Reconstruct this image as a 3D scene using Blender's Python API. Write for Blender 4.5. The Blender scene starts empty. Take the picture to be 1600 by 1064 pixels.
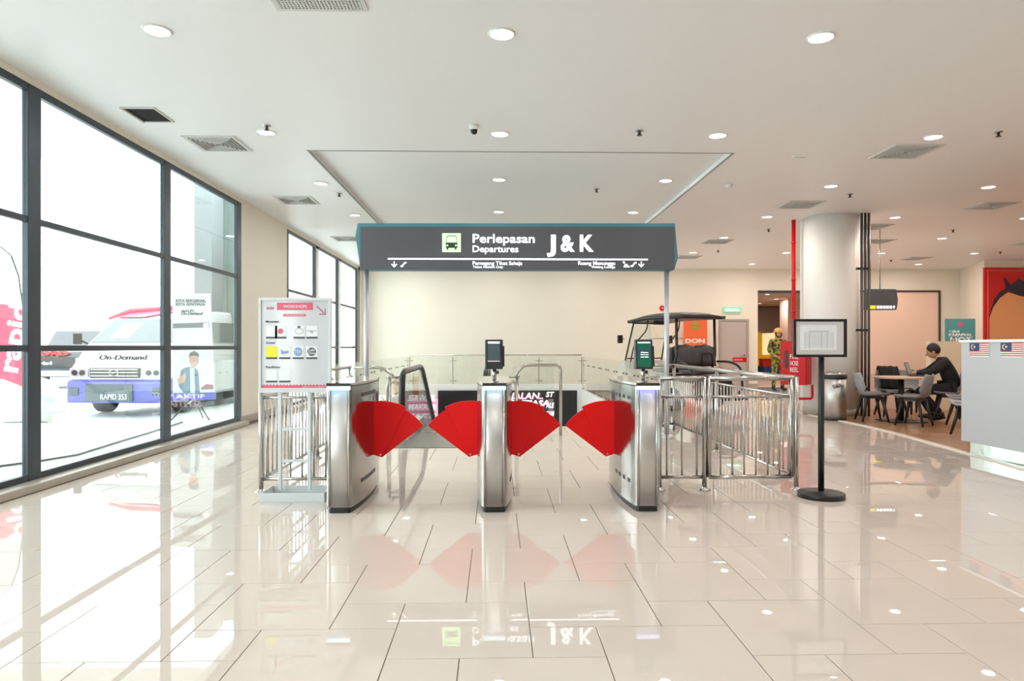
import bpy, bmesh, math, random
from mathutils import Vector, Matrix, noise
random.seed(7)
C = bpy.context.scene.collection
sc = bpy.context.scene
PI = math.pi
# ---------------------------------------------------------------- camera
F, Y0, TH, H = 1063.0, 542.0, 0.0228, 1.25
cd = bpy.data.cameras.new('camera'); cam = bpy.data.objects.new('camera', cd); C.objects.link(cam)
cam.location = (0, 0, H); cam.rotation_euler = (PI/2, 0, -TH)
cd.sensor_width = 36; cd.lens = F/1600*36; cd.shift_y = 10/1600; cd.clip_end = 300; cd.clip_start = .05
sc.camera = cam
# ---------------------------------------------------------------- sky, exposure
sc.view_settings.view_transform = 'Standard'; sc.view_settings.look = 'None'
sc.view_settings.exposure = 0.0; sc.view_settings.gamma = 1; sc.view_settings.use_curve_mapping = False
w = bpy.data.worlds.new('sky'); sc.world = w; w.use_nodes = True
bg = w.node_tree.nodes['Background']; bg.inputs[0].default_value = (.93, .985, 1, 1); bg.inputs[1].default_value = 7.0
sc.cycles.max_bounces = 8; sc.cycles.transparent_max_bounces = 16; sc.cycles.diffuse_bounces = 5
sc.cycles.glossy_bounces = 5; sc.cycles.sample_clamp_indirect = 6
LAMP = 11.2          # watts of a downlight
HC = 3.64           # ceiling height
# ---------------------------------------------------------------- pixel helpers (1600 x 1064 survey of the photograph)
cs, sn = math.cos(TH), math.sin(TH)
def D(px, py, Y):
    xc = (px-800)/F; t = Y/(cs-xc*sn)
    return Vector(((xc*cs+sn)*t, Y, H+(Y0-py)/F*t))
def DX(px, Y): return D(px, Y0, Y).x
def G(px, py, Z=0.0):
    t = (Z-H)*F/(Y0-py); xc = (px-800)/F
    return Vector(((xc*cs+sn)*t, (cs-xc*sn)*t, Z))
# ---------------------------------------------------------------- materials
def s2l(v): v /= 255; return v/12.92 if v <= .04045 else ((v+.055)/1.055)**2.4
def rgb(r, g, b): return (s2l(r), s2l(g), s2l(b), 1)
MATS = {}
def mat(name, col, rough=.5, metal=0, emit=None, es=1, bump=0, bscale=50, var=0, vscale=4, spec=.5, coat=0, stretch=None):
    if name in MATS: return MATS[name]
    m = bpy.data.materials.new(name); m.use_nodes = True; nt = m.node_tree; b = nt.nodes['Principled BSDF']
    b.inputs['Base Color'].default_value = col; b.inputs['Roughness'].default_value = rough; b.inputs['Metallic'].default_value = metal
    b.inputs['Specular IOR Level'].default_value = spec; b.inputs['Coat Weight'].default_value = coat
    if emit: b.inputs['Emission Color'].default_value = emit; b.inputs['Emission Strength'].default_value = es
    def nz(scale):
        tc = nt.nodes.new('ShaderNodeTexCoord'); n = nt.nodes.new('ShaderNodeTexNoise'); n.inputs['Scale'].default_value = scale
        mp = nt.nodes.new('ShaderNodeMapping'); nt.links.new(tc.outputs['Object'], mp.inputs[0]); nt.links.new(mp.outputs[0], n.inputs['Vector'])
        if stretch: mp.inputs['Scale'].default_value = stretch
        n.inputs['Detail'].default_value = 4
        return n
    if var:
        n = nz(vscale); mx = nt.nodes.new('ShaderNodeMix'); mx.data_type = 'RGBA'
        mx.inputs[6].default_value = tuple(c*(1-var) for c in col[:3])+(1,); mx.inputs[7].default_value = tuple(min(1, c*(1+var)) for c in col[:3])+(1,)
        nt.links.new(n.outputs['Fac'], mx.inputs[0]); nt.links.new(mx.outputs[2], b.inputs['Base Color'])
    if bump:
        n = nz(bscale); bp = nt.nodes.new('ShaderNodeBump'); bp.inputs['Strength'].default_value = bump; bp.inputs['Distance'].default_value = .002
        nt.links.new(n.outputs['Fac'], bp.inputs['Height']); nt.links.new(bp.outputs[0], b.inputs['Normal'])
    MATS[name] = m; return m
def glass(name, tint, ior=1.5, gl=1.0):
    m = bpy.data.materials.new(name); m.use_nodes = True; nt = m.node_tree; nt.nodes.remove(nt.nodes['Principled BSDF'])
    o = nt.nodes['Material Output']; t = nt.nodes.new('ShaderNodeBsdfTransparent'); t.inputs[0].default_value = tint
    g = nt.nodes.new('ShaderNodeBsdfGlossy'); g.inputs['Roughness'].default_value = 0; g.inputs[0].default_value = (gl, gl, gl, 1)
    fr = nt.nodes.new('ShaderNodeFresnel'); fr.inputs[0].default_value = ior; mx = nt.nodes.new('ShaderNodeMixShader')
    ge = nt.nodes.new('ShaderNodeNewGeometry'); ma = nt.nodes.new('ShaderNodeMath'); ma.operation = 'MULTIPLY_ADD'; ma.inputs[1].default_value = 1/ior-ior; ma.inputs[2].default_value = ior
    nt.links.new(ge.outputs['Backfacing'], ma.inputs[0]); nt.links.new(ma.outputs[0], fr.inputs[0])   # same reflectance on both faces of a thin pane
    nt.links.new(fr.outputs[0], mx.inputs[0]); nt.links.new(t.outputs[0], mx.inputs[1]); nt.links.new(g.outputs[0], mx.inputs[2]); nt.links.new(mx.outputs[0], o.inputs[0])
    MATS[name] = m; return m
M_wall = mat('cream wall paint', rgb(236, 229, 214), .75, var=.02, vscale=1.5)
M_white = mat('white paint', rgb(236, 234, 230), .6)
M_ceil = mat('ceiling paint', rgb(240, 241, 241), .45, var=.012, vscale=.8)
M_steel = mat('stainless steel', rgb(168, 165, 162), .14, 1, bump=.06, bscale=8, stretch=(6, 6, .6))
M_brush = mat('brushed steel', rgb(206, 205, 203), .4, 1, bump=.05, bscale=120, stretch=(1, 1, .02))
M_tube = mat('polished tube steel', rgb(190, 187, 183), .23, 1)
M_alu = mat('satin aluminium', rgb(192, 196, 202), .35, .6)
M_black = mat('black plastic', rgb(28, 28, 30), .4)
M_dmetal = mat('dark metal', rgb(52, 55, 60), .35, .3)
M_frame = mat('charcoal window frame', rgb(62, 70, 78), .35, .4)
M_red = mat('red acrylic flap', rgb(240, 8, 16), .35, spec=.3)
M_redp = mat('red paint', rgb(200, 14, 16), .35)
M_grout = mat('grout', rgb(120, 112, 102), .8)
M_wglass = glass('window glass', (.95, .985, .98, 1), 1.45)
M_bglass = glass('balustrade glass', (.965, .985, .975, 1), 1.4)
M_dgrey = mat('deep grey', rgb(70, 68, 66), .7)  # plain dark grey of the shutter frame, also the grille backing
M_taupe = mat('taupe stone', rgb(176, 166, 154), .35, var=.08, vscale=6)
M_wletter = mat('white backlit lettering', (1, 1, 1, 1), .5, emit=(.92, .95, 1, 1), es=1.7)
M_ink = mat('white print', rgb(240, 240, 240), .5)
M_dark = mat('sign face charcoal', rgb(88, 89, 94), .45, spec=.3)
M_teal = mat('teal sign housing', rgb(62, 128, 142), .4)
M_peach = mat('peach wall paint', rgb(246, 216, 200), .75)
# tile: polished porcelain
def tile_mat():
    m = mat('polished porcelain tile', rgb(220, 205, 192), .004, spec=.62)
    nt = m.node_tree; b = nt.nodes['Principled BSDF']
    oi = nt.nodes.new('ShaderNodeObjectInfo'); geo = nt.nodes.new('ShaderNodeNewGeometry'); n = nt.nodes.new('ShaderNodeTexNoise'); n.inputs['Scale'].default_value = 2.2; n.inputs['Detail'].default_value = 6
    nt.links.new(geo.outputs['Position'], n.inputs['Vector'])
    ad = nt.nodes.new('ShaderNodeMath'); ad.operation = 'MULTIPLY_ADD'; ad.inputs[1].default_value = .35
    nt.links.new(oi.outputs['Random'], ad.inputs[0]); nt.links.new(n.outputs['Fac'], ad.inputs[2])
    r = nt.nodes.new('ShaderNodeMix'); r.data_type = 'RGBA'; r.inputs[6].default_value = rgb(215, 203, 192); r.inputs[7].default_value = rgb(222, 210, 200)
    nt.links.new(ad.outputs[0], r.inputs[0]); nt.links.new(r.outputs[2], b.inputs['Base Color'])
    return m
M_tile = tile_mat()
# ---------------------------------------------------------------- mesh builder
class MB:
    def __init__(s): s.v = []; s.f = []; s.sm = []; s.mi = []; s.m = 0
    def add(s, vs, fs, smooth=False):
        n = len(s.v); s.v += [tuple(v) for v in vs]
        for f in fs: s.f.append([i+n for i in f]); s.sm.append(smooth); s.mi.append(s.m)
        return s
    def box(s, a, b):
        x0, y0, z0 = a; x1, y1, z1 = b
        vs = [(x, y, z) for z in (z0, z1) for y in (y0, y1) for x in (x0, x1)]
        return s.add(vs, [(0, 2, 3, 1), (4, 5, 7, 6), (0, 1, 5, 4), (2, 6, 7, 3), (0, 4, 6, 2), (1, 3, 7, 5)])
    def cyl(s, p, q, r, r2=None, n=12, smooth=True):
        return s.tube([p, q], [r, r if r2 is None else r2], n, smooth)
    def tube(s, pts, r, n=10, smooth=True, sx=1, closed=False):
        pts = [Vector(p) for p in pts]; k = len(pts)
        rs = r if isinstance(r, (list, tuple)) else [r]*k
        vs = []; up = None
        for i, p in enumerate(pts):
            a = pts[(i-1) % k] if (closed or i) else p; b = pts[(i+1) % k] if (closed or i < k-1) else p
            d = (b-a).normalized()
            if up is None: up = Vector((0, 0, 1)) if abs(d.z) < .9 else Vector((0, 1, 0))
            x = d.cross(up)
            if x.length < 1e-4: x = d.cross(Vector((1, 0, 0)))
            x.normalize(); y = x.cross(d).normalized(); up = y
            for j in range(n):
                t = 2*PI*j/n; vs.append(p+x*math.cos(t)*rs[i]*sx+y*math.sin(t)*rs[i])
        fs = [(i*n+j, i*n+(j+1) % n, ((i+1) % k)*n+(j+1) % n, ((i+1) % k)*n+j) for i in range(k if closed else k-1) for j in range(n)]
        s.add(vs, fs, smooth)
        if not closed:
            b = len(s.v)-k*n
            s.f.append([b+j for j in range(n)][::-1]); s.sm.append(False); s.mi.append(s.m)
            s.f.append([b+(k-1)*n+j for j in range(n)]); s.sm.append(False); s.mi.append(s.m)
        return s
    def prism(s, poly, axis, a, b, smooth=False):
        # poly: 2D points; axis 'x','y','z' the extrusion axis
        def P(u, v, t): return {'x': (t, u, v), 'y': (u, t, v), 'z': (u, v, t)}[axis]
        n = len(poly); vs = [P(u, v, a) for u, v in poly]+[P(u, v, b) for u, v in poly]
        s.add(vs, [list(range(n))[::-1], list(range(n, 2*n))])
        nn = len(s.v)-2*n
        for i in range(n): s.f.append([nn+i, nn+(i+1) % n, nn+n+(i+1) % n, nn+n+i]); s.sm.append(smooth); s.mi.append(s.m)
        return s
    def lathe(s, prof, n=24, c=(0, 0, 0), smooth=True, sx=1, sy=1):
        k = len(prof); vs = []
        for r, z in prof:
            for j in range(n): t = 2*PI*j/n; vs.append((c[0]+r*math.cos(t)*sx, c[1]+r*math.sin(t)*sy, c[2]+z))
        fs = [(i*n+j, i*n+(j+1) % n, (i+1)*n+(j+1) % n, (i+1)*n+j) for i in range(k-1) for j in range(n)]
        s.add(vs, fs, smooth); b = len(s.v)-k*n
        s.f.append([b+j for j in range(n)][::-1]); s.f.append([b+(k-1)*n+j for j in range(n)])
        s.sm += [False]*2; s.mi += [s.m]*2
        return s
    def ball(s, c, r, n=14, m=8):
        rx, ry, rz = r if isinstance(r, tuple) else (r, r, r)
        prof = [(max(1e-4, math.sin(PI*i/m)), -math.cos(PI*i/m)) for i in range(m+1)]
        vs = []
        for q, z in prof:
            for j in range(n): t = 2*PI*j/n; vs.append((c[0]+q*rx*math.cos(t), c[1]+q*ry*math.sin(t), c[2]+z*rz))
        return s.add(vs, [(i*n+j, i*n+(j+1) % n, (i+1)*n+(j+1) % n, (i+1)*n+j) for i in range(m) for j in range(n)], True)
    def mesh(s, name, mats, fix=True):
        me = bpy.data.meshes.new(name); me.from_pydata(s.v, [], s.f)
        for m in (mats if isinstance(mats, (list, tuple)) else [mats]): me.materials.append(m)
        me.polygons.foreach_set('use_smooth', s.sm); me.polygons.foreach_set('material_index', s.mi)
        if fix:
            bm = bmesh.new(); bm.from_mesh(me); bmesh.ops.recalc_face_normals(bm, faces=bm.faces); bm.to_mesh(me); bm.free()
        me.update(); return me
    def build(s, name, mats, parent=None, loc=(0, 0, 0), bevel=0, rz=0):
        o = bpy.data.objects.new(name, s.mesh(name, mats)); C.objects.link(o); o.location = loc; o.rotation_euler.z = rz
        if parent: o.parent = parent
        if bevel:
            b = o.modifiers.new('bevel', 'BEVEL'); b.width = bevel; b.segments = 2; b.limit_method = 'ANGLE'; b.angle_limit = .6
            b.harden_normals = False
        return o
def box(a, b): return MB().box(a, b)
def tag(o, label, cat, group=None, kind=None):
    if label: o['label'] = label
    if cat: o['category'] = cat
    if group: o['group'] = group
    if kind: o['kind'] = kind
    return o
def thing(name, label, cat, loc=(0, 0, 0), rz=0, group=None):
    o = bpy.data.objects.new(name, None); o.empty_display_size = .1; C.objects.link(o); o.location = loc; o.rotation_euler.z = rz
    return tag(o, label, cat, group)
def struct(o): o['kind'] = 'structure'; return o
def kids(o): return [c for c in bpy.data.objects if c.parent == o]
def copy_tree(o, parent=None, loc=None, rz=None, label=None):
    c = o.copy(); C.objects.link(c); c.parent = parent
    if loc is not None: c.location = loc
    if rz is not None: c.rotation_euler.z = rz
    if label: c['label'] = label
    for ch in kids(o): copy_tree(ch, c)
    return c
FONT = None
def text(s, x0, x1, z0, cap, y, m, parent, name='lettering', bold=0., th=.002, shear=0, rz=0, flipx=False, origin=None):
    """lettering facing -Y fitted to x0..x1, baseline z0, cap height cap; with origin/rz it is placed turned about origin"""
    cu = bpy.data.curves.new(name, 'FONT'); cu.body = s; cu.size = 1; cu.offset = bold; cu.extrude = 0; cu.shear = shear; cu.resolution_u = 3
    o = bpy.data.objects.new(name, cu); C.objects.link(o)
    dg = bpy.context.evaluated_depsgraph_get(); me = bpy.data.meshes.new_from_object(o.evaluated_get(dg))
    bpy.data.objects.remove(o)
    # cap height of the default face is about .73 of its size
    xs = [v.co.x for v in me.vertices]
    if not xs: return None
    a, b = min(xs), max(xs); kx = (x1-x0)/(b-a); kz = cap/.73
    for v in me.vertices:
        X = x0+(v.co.x-a)*kx
        if flipx: X = x0+x1-X
        v.co = Vector((X, y, z0+v.co.y*kz))
    me.materials.clear(); me.materials.append(m)
    bm = bmesh.new(); bm.from_mesh(me)
    r = bmesh.ops.extrude_face_region(bm, geom=bm.faces[:]); bmesh.ops.translate(bm, verts=[g for g in r['geom'] if isinstance(g, bmesh.types.BMVert)], vec=(0, th, 0))
    bmesh.ops.recalc_face_normals(bm, faces=bm.faces); bm.to_mesh(me); bm.free()
    o = bpy.data.objects.new(name, me); C.objects.link(o)
    if origin is not None: o.location = origin
    o.rotation_euler.z = rz
    if parent: o.parent = parent
    return o
# ================================================================ SETTING
XW = -4.11          # window wall
YB = 20.7           # back wall
VX0, VX1, VY0, VY1 = -2.55, 2.52, 10.7, 20.0     # void over the lower floor
EX0, EX1, EY0 = -1.36, -.02, 9.95               # escalator slot
fl = MB()
ZS = -.004
for a, b in [((XW-.3, -4, -.35), (15, EY0, ZS)), ((XW-.3, EY0, -.35), (EX0, VY0, ZS)), ((EX1, EY0, -.35), (15, VY0, ZS)),
             ((XW-.3, VY0, -.35), (VX0, YB+.3, ZS)), ((VX1, VY0, -.35), (15, YB+.3, ZS)), ((VX0, VY1, -.35), (VX1, YB+.3, ZS))]:
    fl.box(a, b)
floor = struct(fl.build('floor', M_grout))
# hopscotch tiling: big 60 cm and small 30 cm porcelain tiles
TB, OX, OY, GAP = .2965, -.445, 2.735, .0045
def rects():
    out = []
    for i in range(-40, 60):
        for j in range(-40, 60):
            x = OX+TB*(2*i-j); y = OY+TB*(i+2*j)
            if not (-6 < x < 12 and -.5 < y < 21): continue
            out.append((x, y, x+2*TB, y+2*TB)); out.append((x+2*TB, y, x+3*TB, y+TB))
    return out
def sub(r, h):
    x0, y0, x1, y1 = r; a0, b0, a1, b1 = h
    if x1 <= a0 or x0 >= a1 or y1 <= b0 or y0 >= b1: return [r]
    o = []
    if x0 < a0: o.append((x0, y0, a0, y1)); x0 = a0
    if x1 > a1: o.append((a1, y0, x1, y1)); x1 = a1
    if y0 < b0: o.append((x0, y0, x1, b0))
    if y1 > b1: o.append((x0, b1, x1, y1))
    return o
holes = [(VX0, VY0, VX1, VY1), (EX0, 8.42, EX1, VY0), (-9, -2, XW+.16, 30), (6.0, 4.3, 20, 13.3), (11, -2, 20, 30), (-9, -9, 20, .9), (-9, YB, 20, 30)]
pieces = []
for r in rects():
    rs = [r]
    for h in holes: rs = [q for p in rs for q in sub(p, h)]
    for q in rs:
        if min(q[2]-q[0], q[3]-q[1]) > .012: pieces.append((q, r))
def vis(q):
    cx, cy = (q[0]+q[2])/2, (q[1]+q[3])/2
    px = 800+F*(cx*cs-cy*sn)/(cy*cs+cx*sn); d = cy*cs+cx*sn
    area = (q[2]-q[0])*(q[3]-q[1])/d**3
    return area if -150 < px < 1750 and d > 2.1 else area*1e-6
pieces.sort(key=lambda t: -vis(t[0]))
me_cache = {}
def tile_mesh(w_, d_):
    k = (round(w_, 4), round(d_, 4))
    if k not in me_cache:
        g = GAP/2; b = .0012; mb = MB()
        lo = [(-w_/2+g, -d_/2+g), (w_/2-g, -d_/2+g), (w_/2-g, d_/2-g), (-w_/2+g, d_/2-g)]
        hi = [(u-math.copysign(b, u), v-math.copysign(b, v)) for u, v in lo]
        mb.add([(u, v, -.004) for u, v in lo]+[(u, v, -b) for u, v in lo]+[(u, v, 0) for u, v in hi],
               [(0, 1, 5, 4), (1, 2, 6, 5), (2, 3, 7, 6), (3, 0, 4, 7), (4, 5, 9, 8), (5, 6, 10, 9), (6, 7, 11, 10), (7, 4, 8, 11), (8, 9, 10, 11)])
        me_cache[k] = mb.mesh('tile', M_tile)
    return me_cache[k]
rest = MB(); nt_ = 0
for q, r in pieces:
    w_, d_ = q[2]-q[0], q[3]-q[1]; cx, cy = (q[0]+q[2])/2, (q[1]+q[3])/2
    if nt_ < 300:
        o = bpy.data.objects.new('tile', tile_mesh(w_, d_)); C.objects.link(o); o.parent = floor; o.location = (cx, cy, 0)
        o.rotation_euler = (random.gauss(0, .00035), random.gauss(0, .00035), 0); nt_ += 1
    else:
        g = GAP/2; rest.box((q[0]+g, q[1]+g, -.004), (q[2]-g, q[3]-g, 0))
ro = rest.build('tile', M_tile, floor); ro['kind'] = 'stuff'
# ceiling with the raised bay over the void
RX0, RX1, RY0 = DX(481, 8.33), DX(1146, 8.33), 8.33
cl = MB()
for a, b in [((XW-.3, -4, HC), (15, RY0, HC+.25)), ((XW-.3, RY0, HC), (RX0, YB+.3, HC+.25)), ((RX1, RY0, HC), (15, YB+.3, HC+.25)), ((RX0, RY0, HC+.07), (RX1, YB+.3, HC+.25))]:
    cl.box(a, b)
ceil = struct(cl.build('ceiling', M_ceil))
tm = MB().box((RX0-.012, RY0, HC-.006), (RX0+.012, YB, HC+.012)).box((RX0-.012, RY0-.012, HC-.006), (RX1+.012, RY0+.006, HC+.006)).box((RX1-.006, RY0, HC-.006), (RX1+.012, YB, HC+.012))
struct(tm.build('trim_1', mat('grey bay trim', rgb(150, 148, 144), .5)))  # mid-grey strip along the edges of the raised bay
# left wall : kerb, piers, header
ZT = 3.57
W1A, W1B = -3.0, 11.0; W2A = DX(458, 13.5) and 13.45; W2B = YB
lw = MB()
lw.box((XW-.1, W1B, 0), (XW, W2A, HC))
lw.box((XW-.1, -4, ZT), (XW, W1B, HC)).box((XW-.1, W2A, ZT), (XW, YB, HC)).box((XW-.1, -4, -.1), (XW, YB, .06))
lw.box((XW-.1, -4, 0), (XW, W1A, HC))
struct(lw.build('wall_left', M_wall))
struct(MB().box((XW, -4, 0), (XW+.15, W1B, .07)).box((XW, W1B, 0), (XW+.02, W2A, .13)).box((XW, W2A, 0), (XW+.12, YB, .07)).build('baseboard_left', M_taupe, bevel=.006))
def window(name, ys, dark_w, zs, white=False):
    y0, y1 = ys[0], ys[-1]
    w_ = bpy.data.objects.new(name, None); C.objects.link(w_); w_.location = (XW, y0, 0); struct(w_)
    for i, y in enumerate(ys):
        h = dark_w/2
        MB().box((-.055, y-y0-h, .06), (.004, y-y0+h, ZT)).build('mullion', M_frame, w_, bevel=.006)
        if white and 0 < i < len(ys)-0:
            MB().box((-.1, y-y0+h, .06), (0, y-y0+h+.24, ZT)).build('white_pier', M_white, w_)
    for k, z in enumerate(zs):
        for i in range(len(ys)-1):
            hh = .028 if 0 < k < len(zs)-1 else .035
            MB().box((-.05, ys[i]-y0+dark_w/2, z-hh), (-.002 if 0 < k < len(zs)-1 else .0, ys[i+1]-y0-dark_w/2, z+hh)).build('transom', M_frame, w_, bevel=.004)
    for i in range(len(ys)-1):
        for k in range(len(zs)-1):
            st = .24 if white and i else 0
            MB().box((-.032, ys[i]-y0+dark_w/2+st, zs[k]+.02), (-.024, ys[i+1]-y0-dark_w/2, zs[k+1]-.02)).build('pane', M_wglass, w_)
    return w_
Z3 = [.09, H-.012, 2.375, ZT-.035]
window('window_1', [-1.2, 1.25, 3.70, 6.15, 8.60, 10.97], .17, Z3)
window('window_2', [W2A+.06, 15.55, 17.75, 20.2], .1, Z3, True)
struct(MB().box((XW-.1, 20.35, 0), (XW, YB, HC)).build('trim_2', M_wall))
# back wall with door recess and opening to the next hall
OPX0, OPX1, OPZ = DX(1184, YB), DX(1256, YB), 2.96
bw = MB().box((XW-.25, YB, 0), (OPX0, YB+.25, HC+.1)).box((OPX1+.5, YB, 0), (15, YB+.25, HC+.1)).box((OPX0, YB, OPZ), (OPX1+.5, YB+.25, HC+.1))
struct(bw.build('wall_back', M_wall))
struct(MB().box((VX1+.2, YB-.02, 0), (OPX0, YB, .12)).build('baseboard_back', M_taupe))
struct(MB().box((OPX0, YB-.03, OPZ-.06), (OPX1+.5, YB+.1, OPZ+.02)).build('trim_3', M_frame))
struct(MB().box((15, -4, 0), (15.25, YB+.25, HC)).build('wall_right', M_wall))
struct(MB().box((XW-.25, -4.25, 0), (15, -4, HC)).build('wall_front', M_wall))
# next hall beyond the opening
M_hall = mat('warm hall wall', rgb(226, 204, 188), .7)
struct(MB().box((OPX0-3, YB+.25, -.3), (OPX1+4, 31, 0)).build('floor_hall', M_hall)); struct(MB().box((OPX0-3, YB+.25, 3.0), (OPX1+4, 31, 3.2)).build('ceiling_hall', M_hall))
nh = MB().box((OPX0-3, 31, 0), (OPX1+4, 31.2, 3.3))
struct(MB().box((OPX0-3.2, YB+.25, 0), (OPX0-3, 31, 3.3)).build('wall_hall_left', M_hall)); struct(MB().box((OPX1+4, YB+.25, 0), (OPX1+4.2, 31, 3.3)).build('wall_hall_right', M_hall))
struct(nh.build('wall_far_hall', [M_hall]))
struct(MB().box((DX(1231, 24.5), 24.5, 0), (OPX1+2, 25.2, 3.0)).build('trim_4', M_peach))
# the sloped underside of the stair in the next hall
tag(MB().prism([(OPX0-.5, 2.97), (DX(1231, 29), 2.97), (DX(1231, 29), 2.0), (DX(1206, 29), 1.85), (DX(1184, 29), 2.15), (OPX0-.5, 2.6)], 'y', 29, 30.2).build('stair_soffit', mat('stair soffit', rgb(150, 132, 124), .7)), 'grey brown sloping stair underside seen through the tall opening', 'stairs')
# void below
M_void = mat('void wall white', rgb(240, 240, 236), .6)
vd = MB()
vd.box((VX1, VY0, -5), (VX1+.2, VY1+.2, -.35)).box((VX0-.2, VY0, -5), (VX0, VY1+.2, -.35)).box((VX0, VY1, -5), (VX1, VY1+.2, -.35)).box((VX0-.2, EY0-3, -5.2), (VX1+.2, VY1+.2, -5)).box((VX0, VY0-.2, -5), (EX0, VY0, -.35)).box((EX1, VY0-.2, -5), (VX1, VY0, -.35))
vd.box((EX0-.15, EY0-3, -5), (EX0, VY0, -.35)).box((EX1, EY0-3, -5), (EX1+.15, VY0, -.35)).box((EX0, EY0-3, -5), (EX1, EY0-2.9, -.35))
vd.box((VX1, VY0, -.352), (VX1-.01, VY1, 0)).box((VX0, VY1-.01, -.352), (VX1, VY1, 0)).box((VX0, VY0, -.352), (VX0+.01, VY1, 0))
struct(vd.build('wall_lower_void', M_void))
kb = MB().box((VX0, VY1-.02, 0), (VX1, VY1+.13, .15))
struct(kb.build('trim_5', M_void))
# screen wall in the lower void
led = thing('display_wall', 'wide black advertising display with white slogan on the far side of the void', 'screen', (DX(793, 19.9), 19.94, -.03))
lx0, lx1 = DX(684, 19.9)-led.location.x, DX(902, 19.9)-led.location.x
MB().box((lx0, 0, -2.4), (lx1, .05, 0)).build('screen', mat('display black', rgb(26, 24, 26), .3, emit=rgb(30, 28, 30), es=.3), led)
M_pinkl = mat('pink lit print', rgb(230, 90, 150), .5, emit=rgb(235, 90, 150), es=.8)
M_whl = mat('white lit print', (1, 1, 1, 1), .5, emit=(1, .95, .98, 1), es=1)
def ltxt(s, px0, px1, pb, pt, dx=0, mt=M_whl, par=led, Y=19.92, bold=.03, name='lettering', shear=.2):
    a, b = D(px0, pb, Y), D(px1, pt, Y)
    text(s, a.x-par.location.x, b.x-par.location.x, a.z-par.location.z, b.z-a.z, Y-par.location.y-.006, mt, par, name, bold, .004, shear)
for off, mt in ((1.2, M_pinkl), (0, M_whl)):
    e = off/12*.1
    ltxt('JALAN..', 797+off, 848+off, 623+off, 613+off, mt=mt, Y=19.92+e, bold=.01)
    ltxt('SENTIASA', 790+off, 858+off, 634+off, 625+off, mt=mt, Y=19.92+e)
MB().box((lx1-.85, -.01, -1.5), (lx1-.70, 0, -.25)).build('reflected_strip', mat('painted reflection strip', rgb(120, 105, 120), .5, emit=rgb(120, 105, 120), es=.4), led)  # glass reflection of the display, painted as a glowing strip
for s_, yy in (('ST', 620), ('ALE', 637), ('CAM', 650)): ltxt(s_, 853, 866, yy, yy-8)  # lettering repeated to paint its reflection in the glass
ld2 = thing('advert_screen', 'pink and white lettered advertising panel low in the void seen through the escalator glass', 'screen', (DX(655, 19.2), 19.2, -.2))
MB().box((DX(638, 19.2)-ld2.location.x, 0, -1.5), (DX(684, 19.2)-ld2.location.x, .05, -.02)).build('screen', mat('pale pink display', rgb(236, 196, 214), .4, emit=rgb(236, 190, 210), es=.5), ld2)
for s_, yb, yt in (('SERVICES', 626, 617), ('MAKREB', 640, 631), ('FAST', 654, 646)):
    ltxt(s_, 638, 680, yb, yt, mt=M_whl, par=ld2, Y=19.19)
for yy in (629, 643):
    p, q = D(637, yy+1.6, 19.19), D(682, yy, 19.19)
    MB().box((p.x-ld2.location.x, -.014, p.z+.2), (q.x-ld2.location.x, 0, q.z+.2)).build('red_bar', M_pinkl, ld2)
tag(MB().box((DX(645, 19.6), 19.6, D(645, 622, 19.6).z), (DX(655, 19.6), 19.64, D(655, 588, 19.6).z)).build('reflection_panel', mat('amber painted panel', rgb(196, 146, 70), .6, var=.3, vscale=6)), 'narrow amber painted panel placed for a reflection in the escalator side glass', 'banner')  # orange reflection in the glass, built as a thin coloured panel
# ================================================================ CEILING FITTINGS
def cpt(px, py, dz=0): return G(px, py, HC+dz)
lampL = bpy.data.lights.new('lamp', 'AREA'); lampL.shape = 'DISK'; lampL.size = .15; lampL.energy = LAMP; lampL.color = (1, .965, .93)
lampR = bpy.data.lights.new('lamp', 'AREA'); lampR.shape = 'DISK'; lampR.size = .15; lampR.energy = LAMP*1.08; lampR.color = (1, .87, .79)
lampF = bpy.data.lights.new('lamp', 'AREA'); lampF.shape = 'DISK'; lampF.size = .15; lampF.energy = LAMP*1.75; lampF.color = (1, .85, .77)
M_lens = mat('lit lens', (1, 1, 1, 1), .4, emit=(1, .98, .94, 1), es=6)
ring = MB().tube([(.097*math.cos(a_*PI/14), .097*math.sin(a_*PI/14), -.004) for a_ in range(28)], .009, 6, closed=True).mesh('trim_ring', M_white)
lens = MB().lathe([(.087, -.001), (.087, -.004)], 28).mesh('lens', M_lens)
def downlight(x, y, z, label, kind):
    t = thing('downlight', label, 'ceiling light', (x, y, z), 0, 'round recessed downlights in the ceiling')
    for nm, me in (('trim_ring', ring), ('lens', lens)):
        o = bpy.data.objects.new(nm, me); C.objects.link(o); o.parent = t
    l = bpy.data.objects.new('lamp', {'L': lampL, 'R': lampR, 'F': lampF}[kind]); C.objects.link(l); l.parent = t; l.location = (0, 0, -.016)
rows = [0.35, 2.77, 5.19, 7.63, 10.0, 12.38, 14.75, 17.1, 19.4]
colx = [-2.56, .04, 2.5, 4.97, 7.35, 9.8, 12.2]
rown = ['behind the camera row', 'overhead row', 'nearest row', 'second row from the front', 'third row from the front', 'fourth row from the front', 'fifth row from the front', 'sixth row from the front', 'last row by the back wall']
coln = ['beside the tall windows', 'above the middle lane', 'right of the middle lane', 'fourth from the windows', 'fifth from the windows', 'sixth from the windows', 'seventh from the windows']
for ri, y in enumerate(rows):
    for ci, x in enumerate(colx):
        if ri == 3 and ci == 0: yy = 7.63
        z = HC+.07 if (RX0 < x < RX1 and y > RY0) else HC
        if (ci >= 5 and ri < 2): continue
        if abs(x-6.1) < .75 and abs(y-12.45) < .75: continue
        downlight(x, y, z, 'white round downlight %s, %s' % (coln[ci], rown[ri]), 'L' if x < 3.5 else ('R' if x < 7 or y < 9 else 'F'))
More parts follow.
